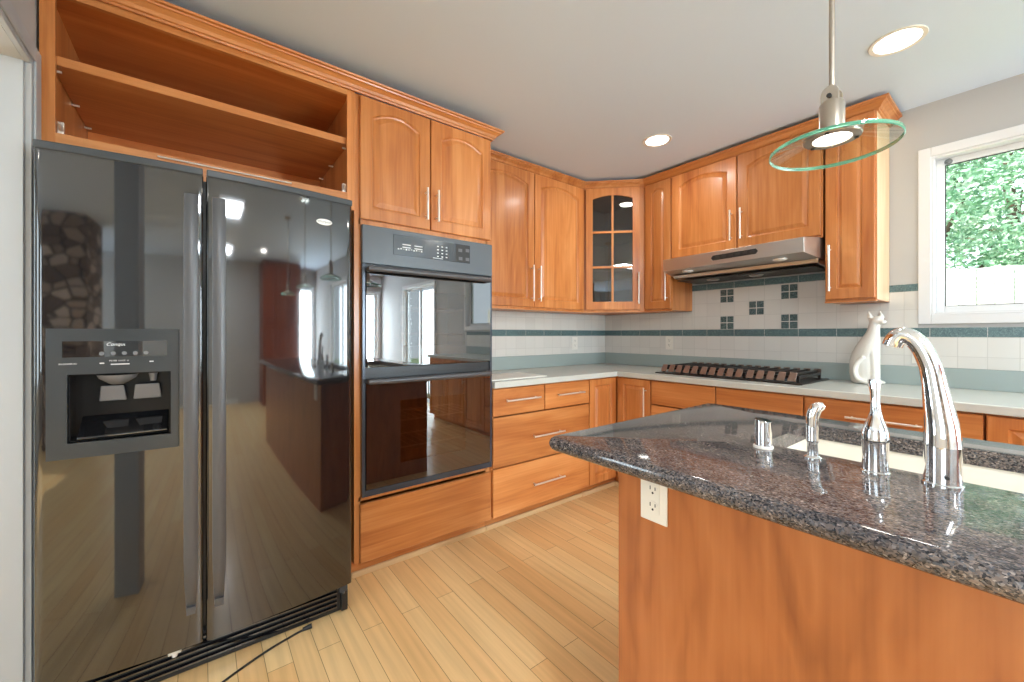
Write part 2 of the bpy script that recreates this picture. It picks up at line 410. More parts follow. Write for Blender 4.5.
def bobj(name, fr, s0, s1, d0, d1, z0, z1, m, parent=None, bevel=0):
    bm = B(); fbox(bm, fr, s0, s1, d0, d1, z0, z1); return obj(name, bm, m, parent, bevel)
def text(s, size, fr, a, d, z, m, parent, name='lettering', shear=0):
    cu = bpy.data.curves.new(name, 'FONT'); cu.body = s; cu.size = size; cu.extrude = .0003; cu.shear = shear
    cu.align_x = 'CENTER'; cu.align_y = 'CENTER'
    o = bpy.data.objects.new('tmp', cu); COL.objects.link(o)
    dg = bpy.context.evaluated_depsgraph_get(); dg.update()
    me = bpy.data.meshes.new_from_object(o.evaluated_get(dg)); bpy.data.objects.remove(o)
    n = bpy.data.objects.new(name, me); COL.objects.link(n); me.materials.clear(); me.materials.append(M[m])
    X = fr.u; Y = Vector((0, 0, 1)); Z = X.cross(Y)
    rot = Matrix((X, Y, Z)).transposed()
    me.transform(Matrix.Translation(fr.p(a, d, z)) @ rot.to_4x4())
    me.transform(Matrix.Translation(-world_loc(parent))); n.parent = parent
    return n

def outline(s0, s1, z0, z1, arch, n=12):
    """closed loop (s,z): bottom-left, bottom-right, then the top edge right to left, arched by `arch`"""
    pts = [(s0, z0), (s1, z0)]
    for i in range(n+1):
        t = i/n; s = s1 + (s0-s1)*t
        pts.append((s, z1 - arch*((2*t-1)**2)))
    return pts
def door_panel(fr, s0, s1, z0, z1, d, m, parent, arch=.04, t=.021, rail=.058, name='door', raised=True):
    """frame-and-panel door face: arched opening, recessed field and raised centre"""
    bm = B()
    def lp(pts, dd): return [fr.p(a, dd, z) for a, z in pts]
    o0 = outline(s0, s1, z0, z1, 0)
    e = .003
    o1 = outline(s0+e, s1-e, z0+e, z1-e, 0)
    rl = min(rail, (s1-s0)*.24)
    i0 = outline(s0+rl, s1-rl, z0+rail, z1-rail*.85, arch)
    i1 = outline(s0+rl+.005, s1-rl-.005, z0+rail+.005, z1-rail*.85-.005, arch)
    b = min(.034, (s1-s0)*.11)
    k0 = outline(s0+rl+.011, s1-rl-.011, z0+rail+.011, z1-rail*.85-.011, arch)
    k1 = outline(s0+rl+b, s1-rl-b, z0+rail+b, z1-rail*.85-b, arch*.92)
    if not raised:
        loft(bm, [lp(o0, d), lp(o0, d+t-e), lp(o1, d+t)])
    else:
        loft(bm, [lp(o0, d), lp(o0, d+t-e), lp(o1, d+t), lp(i0, d+t), lp(i1, d+t-.008), lp(k0, d+t-.010), lp(k1, d+t-.002)])
    return obj(name, bm, m, parent)
def pull(fr, s, z0, z1, d, parent, horiz=False, s1=None, off=.032, r=.0058):
    """bar pull with two posts; vertical at s from z0 to z1, or horizontal from s to s1 at z0"""
    bm = B()
    if horiz:
        tube(bm, [fr.p(s, d+off, z0), fr.p(s1, d+off, z0)], r, 10)
        for q in (s+.022, s1-.022): tube(bm, [fr.p(q, d, z0), fr.p(q, d+off, z0)], r*.8, 8)
    else:
        tube(bm, [fr.p(s, d+off, z0), fr.p(s, d+off, z1)], r, 10)
        for q in (z0+.022, z1-.022): tube(bm, [fr.p(s, d, q), fr.p(s, d+off, q)], r*.8, 8)
    return obj('handle', bm, 'steel_handle', parent, smooth=True)
def sweep(bm, path, prof):
    """profile (out,z) swept along an open 2-D path with mitred corners; out = right-hand side of travel"""
    n = len(path); P = [Vector((*p, 0)) for p in path]; loops = []
    for i in range(n):
        d0 = (P[i]-P[i-1]).normalized() if i else None
        d1 = (P[i+1]-P[i]).normalized() if i < n-1 else None
        nr = lambda d: Vector((d.y, -d.x, 0))
        if d0 is None: m = nr(d1)
        elif d1 is None: m = nr(d0)
        else:
            m = (nr(d0)+nr(d1)).normalized(); m = m / m.dot(nr(d0))
        loops.append([P[i] + m*o + Vector((0, 0, z)) for o, z in prof])
    loft(bm, loops)

# ------------------------------------------------------------------ the room
CZ = 2.47
bm = B(); box(bm, -.1, 7.6, -6.6, .12, -.06, 0); struct(obj('floor', bm, 'floor'))
bm = B(); box(bm, -.1, 7.6, -6.6, .12, CZ, CZ+.1); struct(obj('ceiling', bm, 'ceiling'))
def holed_wall(name, fr, s0, s1, th, holes, m='wall'):
    bm = B(); cur = s0
    for (a, b, z0, z1) in sorted(holes):
        fbox(bm, fr, cur, a, -th, 0, 0, CZ)
        if z0 > 0: fbox(bm, fr, a, b, -th, 0, 0, z0)
        fbox(bm, fr, a, b, -th, 0, z1, CZ); cur = b
    fbox(bm, fr, cur, s1, -th, 0, 0, CZ)
    return struct(obj(name, bm, m))
holed_wall('wall_left', FA, -6.6, .12, .1, [(-5.6, -4.4, .85, 2.15)])
window_5 = (-5.6, -4.4, .85, 2.15)  # made-up passage window, opened so its light reaches the post
W1 = (2.255, 3.90, 1.305, 2.168)
holed_wall('wall_back', FB, 0, 7.5, .12, [W1, (4.95, 6.25, 0, 2.08)])
FR_ = Fr((7.5, 0, 0), (0, -1, 0), (-1, 0, 0))        # right wall, facing -x
holed_wall('wall_right', FR_, -.12, 6.6, .1, [(.08, .70, .35, 2.08)])
FY = Fr((0, -6.5, 0), (-1, 0, 0), (0, 1, 0))         # rear wall, facing +y
holed_wall('wall_rear', FY, -7.5, 0, .1, [(-7.0, -5.4, .7, 2.3), (-4.3, -2.3, .7, 2.3)])
bm = B()
PY = -3.60
box(bm, 0, .72, PY-.10, PY, 0, CZ); box(bm, .72, 1.60, PY-.10, PY, 2.03, CZ); box(bm, 1.60, 1.72, PY-.03, PY+.085, 0, CZ)
struct(obj('wall_front', bm, 'wall'))
# casing round the opening beside the refrigerator
bm = B()
box(bm, .638, .720, PY, PY+.014, 0, 2.11); box(bm, .650, .704, PY+.014, PY+.020, 0, 2.095)
box(bm, .720, 1.598, PY, PY+.014, 2.03, 2.11); box(bm, .704, 1.598, PY+.014, PY+.020, 2.046, 2.095)
box(bm, .720, .732, PY-.10, PY, 0, 2.03)
struct(obj('trim_1', bm, 'trim_grey', bevel=.002))

def window(n, fr, a, b, z0, z1, casing=.05, sill=False, mull=0, depth=.075):
    e = bpy.data.objects.new('window_%d' % n, None); e.location = fr.p((a+b)/2, 0, z0); COL.objects.link(e); struct(e)
    bm = B()
    for q in ((a-casing, a, z0-casing, z1+casing), (b, b+casing, z0-casing, z1+casing), (a, b, z0-casing, z0), (a, b, z1, z1+casing)):
        fbox(bm, fr, q[0], q[1], .001, .018, q[2], q[3])
    obj('casing', bm, 'trim', e, bevel=.003)
    bm = B(); j = .012
    for q in ((a, a+j, z0, z1), (b-j, b, z0, z1), (a+j, b-j, z0, z0+j), (a+j, b-j, z1-j, z1)):
        fbox(bm, fr, q[0], q[1], -depth-.02, .010, q[2], q[3])
    obj('jamb', bm, 'trim', e, bevel=.002)
    bm = B(); f = .034; a2, b2, y0, y1 = a+j, b-j, z0+j, z1-j
    cuts = [a2 + (b2-a2)*i/(mull+1) for i in range(mull+2)]
    for c0, c1 in zip(cuts, cuts[1:]):
        for q in ((c0, c0+f, y0, y1), (c1-f, c1, y0, y1), (c0+f, c1-f, y0, y0+f), (c0+f, c1-f, y1-f, y1)):
            fbox(bm, fr, q[0], q[1], -depth, -depth+.03, q[2], q[3])
    obj('sash', bm, 'trim', e, bevel=.003)
    for c0, c1 in zip(cuts, cuts[1:]):
        bm = B(); fbox(bm, fr, c0+f, c1-f, -depth+.012, -depth+.016, y0+f, y1-f)
        s_ = obj('pane', bm, 'pane', e)
        bm = B(); g = .004
        for q in ((c0+f, c0+f+g, y0+f, y1-f), (c1-f-g, c1-f, y0+f, y1-f), (c0+f+g, c1-f-g, y0+f, y0+f+g), (c0+f+g, c1-f-g, y1-f-g, y1-f)):
            fbox(bm, fr, q[0], q[1], -depth+.017, -depth+.024, q[2], q[3])
        obj('gasket', bm, 'slot', e)
    return e
w1 = window(1, FB, *W1, mull=1)
bm = B(); lathe(bm, (0, 0, 0), [(.016, 0), (.016, .006), (.007, .007), (.007, .018)], 16)
bmesh.ops.rotate(bm, verts=bm.verts, matrix=Matrix.Rotation(PI/2, 3, 'X')); bmesh.ops.translate(bm, verts=bm.verts, vec=(2.315, .045, 2.135))
obj('sash_latch', bm, 'seal', w1, smooth=True)
window(2, FR_, .08, .70, .35, 2.08, mull=0)
window(3, FY, -7.0, -5.4, .7, 2.3, mull=1)  # this and the next: unseen rear windows, added for light from behind
window(4, FY, -4.3, -2.3, .7, 2.3, mull=1)
window(5, FA, *window_5)  # added, unseen window for the passage light
d1 = window(6, FB, 4.95, 6.25, .0, 2.08, mull=1); d1.name = 'door_1'
bm = B()
fbox(bm, FR_, 2.5, 3.2, .001, .013, 0, .09); fbox(bm, FR_, .62, .74, .001, .013, 0, .09); struct(obj('baseboard_right', bm, 'trim'))

# ------------------------------------------------------------------ cabinets
A_FACE = .605; B_FACE = .610; U_FACE = .300
def carcass(parent, fr, s0, s1, depth, z0, z1, m='wood_v', shelves=(), front=True, name='body', t=.018, bottomless=False, m_side=None):
    """hollow cabinet box with face frame"""
    bm = B()
    fbox(bm, fr, s0, s0+t, .002, depth, z0, z1); fbox(bm, fr, s1-t, s1, .002, depth, z0, z1)
    fbox(bm, fr, s0+t, s1-t, .002, depth, z0, z0+t); fbox(bm, fr, s0+t, s1-t, .002, depth, z1-t, z1)
    fbox(bm, fr, s0+t, s1-t, .002, .010, z0+t, z1-t)
    for z in shelves: fbox(bm, fr, s0+t, s1-t, .010, depth, z-t/2, z+t/2)
    return obj(name, bm, m, parent)

# --- wall oven cabinet
oc = thing('oven_cabinet', (A_FACE/2, -2.195, 0), 'tall cherry cabinet around the black double oven, two arched doors above and a drawer below', 'cabinet')
bm = B(); t = .02
fbox(bm, FA, -2.590, -2.570, .002, A_FACE, .095, 2.36); fbox(bm, FA, -1.820, -1.800, .002, A_FACE, .095, 2.36)
for z0, z1 in ((.095, .115), (.390, .410), (1.732, 1.762), (2.34, 2.36)): fbox(bm, FA, -2.570, -1.820, .002, A_FACE, z0, z1)
fbox(bm, FA, -2.570, -1.820, .002, .012, .115, 2.34)
fbox(bm, FA, -2.570, -2.560, .57, A_FACE, .115, 2.34); fbox(bm, FA, -1.830, -1.820, .57, A_FACE, .115, 2.34)
obj('body', bm, 'wood_v', oc)
for s0, s1, hs in ((-2.566, -2.200, -2.229), (-2.194, -1.806, -2.165)):
    d = door_panel(FA, s0, s1, 1.757, 2.350, A_FACE, 'wood_v', oc, arch=.040)
    pull(FA, hs, 1.800, 1.968, A_FACE+.021, d)
dr = door_panel(FA, -2.566, -1.806, .096, .378, A_FACE, 'wood_y', oc, name='drawer', raised=False)
bm = B(); fbox(bm, FA, -2.590, -1.800, .02, .55, 0, .094); obj('toe_kick', bm, 'wood_y', oc)
bm = B(); fbox(bm, FA, -2.590, -1.800, .551, .566, 0, .030); obj('shoe_moulding', bm, 'shoe', oc, bevel=.006)

# --- open cabinet above the refrigerator
ob = thing('open_wall_cabinet', (.3, -3.09, 1.79), 'open cherry wood cabinet without doors above the black refrigerator', 'cabinet')
S0, S1 = -3.592, -2.592
bobj('side_panel', FA, S0, S0+.018, .002, .600, 1.790, 2.36, 'wood_v', ob)
bobj('side_panel', FA, S1-.018, S1, .002, .600, 1.790, 2.36, 'wood_v', ob)
bobj('top_panel', FA, S0+.018, S1-.018, .002, .600, 2.342, 2.36, 'cab_in', ob)
bobj('bottom_panel', FA, S0+.018, S1-.018, .002, .600, 1.790, 1.808, 'cab_in', ob)
bobj('back_panel', FA, S0+.018, S1-.018, .002, .010, 1.808, 2.342, 'cab_in', ob)
bm = B()
fbox(bm, FA, S0, S0+.036, .601, .620, 1.790, 2.36); fbox(bm, FA, S1-.034, S1, .601, .620, 1.790, 2.36)
bm.free()
bobj('stile', FA, S0, S0+.036, .601, .620, 1.790, 2.36, 'wood_v', ob, bevel=.0015); bobj('stile', FA, S1-.034, S1, .601, .620, 1.790, 2.36, 'wood_v', ob, bevel=.0015)
bobj('top_rail', FA, S0+.036, S1-.034, .601, .620, 2.330, 2.36, 'wood_y', ob)
bobj('bottom_rail', FA, S0+.036, S1-.034, .601, .620, 1.790, 1.868, 'wood_y', ob)
bobj('shelf', FA, S0+.020, S1-.020, .012, .592, 2.106, 2.138, 'wood_y', ob, bevel=.002)
for s, sg in ((S0+.018, 1), (S1-.018, -1)):
    for x, z in ((.56, 2.098), (.30, 2.098), (.08, 2.098)):
        bm = B(); tube(bm, [(x, s, z), (x, s+sg*.022, z)], .0045, 8); obj('shelf_pin', bm, 'steel_handle', ob, smooth=True)
for s, sg in ((S0+.036, 1), (S1-.034, -1)):
    bm = B()
    fbox(bm, FA, min(s, s+sg*.016), max(s, s+sg*.016), .585, .60, 1.872, 1.915)
    tube(bm, [FA.p(s+sg*.010, .600, 1.885), FA.p(s+sg*.010, .618, 1.905)], .006, 8)
    obj('hinge_plate', bm, 'steel_handle', ob, bevel=.002)
bm = B(); tube(bm, [FA.p(-3.30, .626, 1.856), FA.p(-2.86, .626, 1.856)], .0035, 8); obj('metal_strip', bm, 'steel_handle', ob, smooth=True)

# --- crown mouldings
CR = [(0, 0), (.008, 0), (.010, .008), (.016, .010), (.022, .022), (.036, .034), (.042, .036), (.044, .042), (.054, .044), (.056, .052), (0, .052)]
bm = B(); sweep(bm, [(A_FACE+.021, -3.592), (A_FACE+.021, -1.800), (.38, -1.800)], [(o, z+2.352) for o, z in CR])
tag(obj('crown_moulding', bm, 'wood_y'), 'stepped cherry crown moulding running over the open cabinet and the oven cabinet', 'moulding')
bm = B(); sweep(bm, [(U_FACE+.001, -1.795), (U_FACE+.001, -.652), (.652, -U_FACE-.001), (2.085, -U_FACE-.001), (2.085, -.002)], [(o, z+2.396) for o, z in CR])
tag(obj('crown_moulding', bm, 'wood_x'), 'stepped cherry crown moulding wrapping over the upper cabinets, the glass corner cabinet and the hood cabinet', 'moulding')

# --- upper cabinets, left wall
UZ0, UZ1 = 1.385, 2.402
ua = thing('wall_cabinet', (.15, -1.22, UZ0), 'two-door arched cherry upper cabinet between the oven cabinet and the glass corner cabinet', 'cabinet')
carcass(ua, FA, -1.796, -.655, U_FACE, UZ0, UZ1)
for s0, s1, hs in ((-1.740, -1.200, -1.232), (-1.194, -.660, -1.162)):
    d = door_panel(FA, s0, s1, 1.400, 2.398, U_FACE, 'wood_v', ua, arch=.045)
    pull(FA, hs, 1.442, 1.708, U_FACE+.021, d)
bobj('light_rail', FA, -1.796, -.655, U_FACE-.02, U_FACE+.012, 1.378, 1.385, 'wood_y', ua)

# --- glass corner cabinet
gc = thing('glass_corner_cabinet', (.2, -.2, UZ0), 'diagonal cherry corner cabinet with a six-pane glass door', 'cabinet')
def poly_slab(bm, pts, z0, z1): loft(bm, [[Vector((x, y, z0)) for x, y in pts], [Vector((x, y, z1)) for x, y in pts]])
CP = [(.002, -.002), (.002, -.651), (.290, -.651), (.651, -.290), (.651, -.002)]
bm = B(); poly_slab(bm, CP, UZ0, UZ0+.018); poly_slab(bm, CP, UZ1-.018, UZ1)
box(bm, .002, .012, -.651, -.002, UZ0+.018, UZ1-.018); box(bm, .012, .651, -.012, -.002, UZ0+.018, UZ1-.018)
box(bm, .012, .290, -.651, -.635, UZ0+.018, UZ1-.018); box(bm, .635, .651, -.290, -.012, UZ0+.018, UZ1-.018)
obj('body', bm, 'cab_in', gc)
DL = math.hypot(.352, .352)
bm = B()
fbox(bm, FD, .0, .034, -.018, 0, UZ0, UZ1); fbox(bm, FD, DL-.050, DL, -.018, 0, UZ0, UZ1)
fbox(bm, FD, .034, DL-.050, -.018, 0, UZ0, 1.405); fbox(bm, FD, .034, DL-.050, -.018, 0, 2.385, UZ1)
obj('face_frame', bm, 'wood_v', gc, bevel=.002)
ds0, ds1, dz0, dz1 = .026, DL-.042, 1.400, 2.398
bm = B(); rl = .055
lp = lambda pts, d: [FD.p(a, d, z) for a, z in pts]
o0 = outline(ds0, ds1, dz0, dz1, 0); i0 = outline(ds0+rl, ds1-rl, dz0+.065, dz1-.058, .030)
R1 = loft(bm, [lp(i0, .001), lp(o0, .001), lp(o0, .021), lp(i0, .021), lp(i0, .001)], False, False)
bmesh.ops.remove_doubles(bm, verts=bm.verts, dist=1e-5)
gd = obj('door', bm, 'wood_v', gc, bevel=.002)
bm = B(); g0, g1, gz0, gz1 = ds0+rl, ds1-rl, dz0+.065, dz1-.06
gm = (g0+g1)/2; hz = [gz0 + (gz1-gz0)*.325, gz0+(gz1-gz0)*.655]
fbox(bm, FD, gm-.009, gm+.009, .012, .020, gz0, gz1)
obj('muntin', bm, 'wood_v', gd, bevel=.002)
for z in hz: bobj('muntin', FD, g0, g1, .012, .0202, z-.009, z+.009, 'wood_v', gd, bevel=.002)
gi = outline(g0-.004, g1+.004, gz0-.004, dz1-.054, .030)
bm = B(); loft(bm, [lp(gi, .004), lp(gi, .007)]); obj('glass', bm, 'cab_pane', gd)
pull(FD, ds1-.012, 1.445, 1.70, .021, gd, off=.03)
sp = [(.014, -.014), (.014, -.633), (.285, -.633), (.633, -.285), (.633, -.014)]
for z in (1.72, 2.05):
    bm = B(); poly_slab(bm, sp, z, z+.018); obj('shelf', bm, 'daylit_side_and_shelf', gc)
bobj('light_rail', FD, 0, DL, -.02, .012, 1.378, 1.385, 'wood_v', gc)

# --- upper cabinets, back wall
def upper_b(s0, s1, z0, doors, label, side=None, arch=.04, rail=True):
    t = thing('wall_cabinet', ((s0+s1)/2, -.15, z0), label, 'cabinet')
    carcass(t, FB, s0, s1, U_FACE, z0, UZ1)
    for a, b, hs, h0, h1 in doors:
        d = door_panel(FB, a, b, z0+.012, 2.398, U_FACE, 'wood_v', t, arch=arch if b-a > .3 else .02)
        pull(FB, hs, h0, h1, U_FACE+.021, d)
    if rail: bobj('light_rail', FB, s0, s1, U_FACE-.02, U_FACE+.012, z0-.007, z0, 'wood_x', t)
    return t
upper_b(.655, .897, UZ0, [(.672, .892, .868, 1.458, 1.700)], 'narrow cherry upper cabinet with one door left of the range hood')
upper_b(.898, 1.847, 1.765, [(.905, 1.374, 1.345, 1.83, 2.035), (1.381, 1.840, 1.410, 1.83, 2.035)], 'wide two-door cherry cabinet directly above the range hood', rail=False)
rc = upper_b(1.858, 2.083, UZ0, [(1.863, 2.079, 1.887, 1.443, 1.703)], 'narrow cherry upper cabinet beside the window, its side coloured pale for window daylight')
bobj('side_panel', FB, 2.0832, 2.0852, .003, U_FACE-.002, UZ0+.003, UZ1-.002, 'daylit_side_and_shelf', rc)  # thin skin with the window daylight put into its colour

# --- base cabinets
BZ0, BZ1 = .095, .874
def base_body(t, fr, s0, s1, toe=True):
    bm = B()
    fbox(bm, fr, s0, s0+.018, .002, B_FACE, BZ0, BZ1); fbox(bm, fr, s1-.018, s1, .002, B_FACE, BZ0, BZ1)
    fbox(bm, fr, s0+.018, s1-.018, .002, B_FACE, BZ0, BZ0+.018); fbox(bm, fr, s0+.018, s1-.018, .002, .012, BZ0+.018, BZ1)
    fbox(bm, fr, s0+.018, s1-.018, B_FACE-.018, B_FACE, BZ1-.02, BZ1)
    obj('body', bm, 'wood_v', t)
    hm = 'wood_y' if fr is FA else 'wood_x'
    bobj('toe_kick', fr, s0, s1, .02, .55, 0, BZ0-.001, hm, t)
    bobj('shoe_moulding', fr, s0, s1, .551, .566, 0, .030, 'shoe', t, bevel=.006)
def front(t, fr, s0, s1, z0, z1, hx=None, raised=False, name='drawer', vert=None, arch=0):
    hm = ('wood_y' if fr is FA else 'wood_x') if not raised else 'wood_v'
    d = door_panel(fr, s0, s1, z0, z1, B_FACE, hm, t, arch=arch, name=name, raised=raised, rail=.055)
    if hx: pull(fr, hx[0], hx[2], 0, B_FACE+.021, d, horiz=True, s1=hx[1])
    if vert: pull(fr, vert[0], vert[1], vert[2], B_FACE+.021, d)
    return d
t = thing('drawer_cabinet', (.3, -1.37, 0), 'cherry base cabinet of four drawers with bar pulls right of the double oven', 'cabinet')
base_body(t, FA, -1.797, -.942)
front(t, FA, -1.792, -1.380, .703, .868, (-1.712, -1.440, .795))
front(t, FA, -1.374, -.946, .703, .868, (-1.280, -1.024, .792))
front(t, FA, -1.792, -.946, .394, .695, (-1.497, -1.221, .546))
front(t, FA, -1.792, -.946, .098, .386, (-1.497, -1.221, .240))

t = thing('corner_base_cabinet', (.3, -.3, 0), 'cherry corner base cabinet with a folding pair of raised panel doors', 'cabinet')
bm = B(); poly_slab(bm, [(.002, -.002), (.002, -.940), (.609, -.940), (.609, -.609), (.925, -.609), (.925, -.002)], BZ0, BZ1)
obj('body', bm, 'wood_v', t)
d = door_panel(FA, -.937, -.636, .098, .868, B_FACE, 'wood_v', t, arch=0, rail=.055)
d = door_panel(FB, .636, .922, .098, .868, B_FACE, 'wood_v', t, arch=0, rail=.055)
pull(FB, .890, .56, .815, B_FACE+.021, d)
bm = B(); poly_slab(bm, [(.02, -.02), (.02, -.940), (.55, -.940), (.55, -.55), (.925, -.55), (.925, -.02)], 0, BZ0-.001)
obj('toe_kick', bm, 'wood_y', t)
bm = B(); poly_slab(bm, [(.551, -.940), (.566, -.940), (.566, -.566), (.925, -.566), (.925, -.551), (.551, -.551)], 0, .030)
obj('shoe_moulding', bm, 'shoe', t)

t = thing('cooktop_base_cabinet', (1.39, -.3, 0), 'cherry base cabinet with two plain top fronts below the gas cooktop', 'cabinet')
base_body(t, FB, .927, 1.848)
front(t, FB, .930, 1.382, .703, .868); front(t, FB, 1.388, 1.845, .703, .868)
front(t, FB, .930, 1.845, .394, .695, (1.25, 1.52, .546)); front(t, FB, .930, 1.845, .098, .386, (1.25, 1.52, .24))
t = thing('drawer_cabinet', (2.165, -.3, 0), 'cherry drawer cabinet with long bar pulls, under the counter below the white cat', 'cabinet')
base_body(t, FB, 1.850, 2.475)
front(t, FB, 1.853, 2.472, .703, .868, (2.03, 2.30, .790)); front(t, FB, 1.853, 2.472, .394, .695, (2.03, 2.30, .546)); front(t, FB, 1.853, 2.472, .098, .386, (2.03, 2.30, .24))
xs = [2.478, 2.94, 3.40, 3.86]
for i, (a, b) in enumerate(zip(xs, xs[1:])):
    lab = ['cherry base cabinet with raised panel door below the window, next to the drawer cabinet',
           'cherry base cabinet with a raised panel door, under the middle of the window',
           'cherry base cabinet with a raised panel door at the far end of the window counter'][i]
    t = thing('base_cabinet', ((a+b)/2, -.3, 0), lab, 'cabinet')
    base_body(t, FB, a+.001, b-.001)
    front(t, FB, a+.004, b-.004, .098, .868, raised=True, name='door', vert=(b-.03, .6, .8))

# --- countertop (L shaped) and upstand
bm = B()
pts = [(.003, -.003), (.003, -1.797), (.655, -1.797), (.655, -.655), (3.88, -.655), (3.88, -.003)]
poly_slab(bm, pts, .876, .914)
tag(obj('countertop', bm, 'counter', bevel=.005, seg=3), 'pale cream L-shaped countertop along both tiled walls', 'countertop')
bm = B(); box(bm, .003, .020, -1.797, -.003, .9145, 1.019); box(bm, .020, 3.88, -.020, -.003, .9145, 1.019)
tag(obj('counter_upstand', bm, 'upstand', bevel=.002), 'grey-green upstand strip where the pale countertop meets the tiled walls', 'upstand')

# --- tile backsplash
ta = thing('tile_backsplash', (.001, -.9, 1.02), 'white tile backsplash with a teal border on the left wall beside the oven cabinet', 'backsplash')
bobj('tile_field', FA, -1.797, -.009, .0005, .0075, 1.0195, 1.183, 'tile_a_low', ta)
bobj('tile_field', FA, -1.797, -.009, .0005, .0075, 1.235, 1.378, 'tile_a', ta)
bobj('accent_border', FA, -1.797, -.009, .0005, .0085, 1.1835, 1.2345, 'border_a', ta)
tb = thing('tile_backsplash', (1.5, -.001, 1.02), 'white tile backsplash with teal borders and checkered decor tiles behind the cooktop and cat', 'backsplash')
def zero(o): return o
bobj('tile_field', FB, .0005, 3.88, .0005, .0075, 1.0195, 1.183, 'tile_b_low', tb)
bobj('accent_border', FB, .0085, 2.20, .0005, .0085, 1.1835, 1.2345, 'border_b', tb)
bobj('accent_border', FB, 2.20, 3.88, .0005, .0085, 1.1835, 1.2345, 'border_b', tb)
bobj('tile_field', FB, .0005, .897, .0005, .0075, 1.235, 1.378, 'tile_b', tb)
bobj('tile_field', FB, .899, 1.857, .0005, .0075, 1.235, 1.545, 'tile_b', tb)
bobj('tile_field', FB, 1.858, 2.0, .0005, .0075, 1.235, 1.378, 'tile_b', tb)
bobj('tile_field', FB, 2.0, 2.0855, .0005, .0075, 1.235, 1.378, 'tile_b', tb)
bobj('tile_field', FB, 2.0858, 2.204, .0005, .0075, 1.235, 1.440, 'tile_b', tb)
bobj('accent_border', FB, .899, 1.857, .0005, .0085, 1.5455, 1.592, 'border_top', tb)
bobj('accent_border', FB, 2.0858, 2.204, .0005, .0085, 1.4405, 1.482, 'border_win', tb)
for cx, cz in ((1.173, 1.4885), (1.378, 1.3875), (1.583, 1.4885), (1.173, 1.2855), (1.583, 1.2855)):
    bm = B()
    for i in (-1, 1):
        for j in (-1, 1):
            fbox(bm, FB, cx+i*.0253-.0225, cx+i*.0253+.0225, .0076, .0095, cz+j*.0253-.0225, cz+j*.0253+.0225)
    obj('decor_tile', bm, 'decor', tb, bevel=.0008)

# --- outlets
def outlet(fr, s, z, d0, label, w=.072, h=.116, decora=False):
    e = thing('wall_outlet', fr.p(s, d0, z-h/2), label, 'outlet')
    bobj('cover_plate', fr, s-w/2, s+w/2, d0, d0+.005, z-h/2, z+h/2, 'white_plastic', e, bevel=.0018)
    if decora: bobj('insert', fr, s-.0175, s+.0175, d0+.005, d0+.0065, z-.036, z+.036, 'white_plastic', e, bevel=.0006)
    dd = d0+(.0078 if decora else .0072)
    for q in (-.020, .020):
        bm = B(); rx, rz_ = (.0150, .0135) if decora else (.0165, .0145)
        loft(bm, [[fr.p(s+rx*math.cos(a), x_, z+q+rz_*math.sin(a)) for a in [2*PI*k/20 for k in range(20)]] for x_ in (d0+.005, dd)])
        rcp = obj('receptacle', bm, 'white_plastic', e)
        bm = B()
        fbox(bm, fr, s-.0078, s-.0056, dd, dd+.0004, z+q+.000, z+q+.009)
        fbox(bm, fr, s+.0056, s+.0078, dd, dd+.0004, z+q+.000, z+q+.008)
        loft(bm, [[fr.p(s+.0028*math.cos(a), x, z+q-.007+.0028*math.sin(a)) for a in [2*PI*k/10 for k in range(10)]] for x in (dd, dd+.0004)])
        obj('slots', bm, 'slot', rcp)
    return e
outlet(FA, -.440, 1.115, .0076, 'white outlet on the tiled left wall, below the teal border near the corner')
outlet(FB, .700, 1.125, .0076, 'white outlet on the tiled wall at the left of the cooktop')
outlet(FB, 2.215, 1.095, .0076, 'white outlet on the tiled wall behind the faucet, below the window corner', w=.07)

# ------------------------------------------------------------------ double oven
ov = thing('double_wall_oven', (.3, -2.18, .412), 'black glass double wall oven built into the tall cherry cabinet', 'oven')
O0, O1 = -2.560, -1.802
X = .606
bm = B()
fbox(bm, FA, O0, O0+.016, X, .632, .412, 1.540); fbox(bm, FA, O1-.016, O1, X, .632, .412, 1.540)
fbox(bm, FA, O0+.016, O1-.016, X, .632, .412, .442)
obj('trim_frame', bm, 'oven_trim', ov, bevel=.002)
cp = bobj('control_panel', FA, O0, O1, X, .634, 1.541, 1.728, 'oven_panel', ov, bevel=.003)
dp = bobj('display', FA, -2.408, -1.958, .634, .6365, 1.600, 1.702, 'oven_disp', cp, bevel=.001)
bm = B(); random.seed(3)
for i in range(10):
    fbox(bm, FA, -2.385+i*.014, -2.377+i*.014, .6365, .6368, 1.628+.002*(i % 3), 1.634+.002*(i % 2))
for i in range(2):
    for j in range(2): fbox(bm, FA, -2.36+i*.065, -2.315+i*.065, .6365, .6368, 1.640+j*.014, 1.645+j*.014)
for i in range(3):
    for j in range(4): fbox(bm, FA, -2.165+i*.026, -2.155+i*.026, .6365, .6368, 1.615+j*.018, 1.621+j*.018)
fbox(bm, FA, -2.19, -2.13, .6365, .6368, 1.606, 1.609)
obj('printed_legend', bm, 'white_print', cp)
for a, z in ((-2.02, 1.622), (-1.975, 1.622), (-1.975, 1.672), (-2.022, 1.668)):
    bobj('key_pad', FA, a-.012, a+.012, .6365, .6375, z-.009, z+.009, 'paddle', cp)
bobj('key_panel', FA, -2.05, -1.962, .6366, .6367, 1.603, 1.699, 'slot', cp)
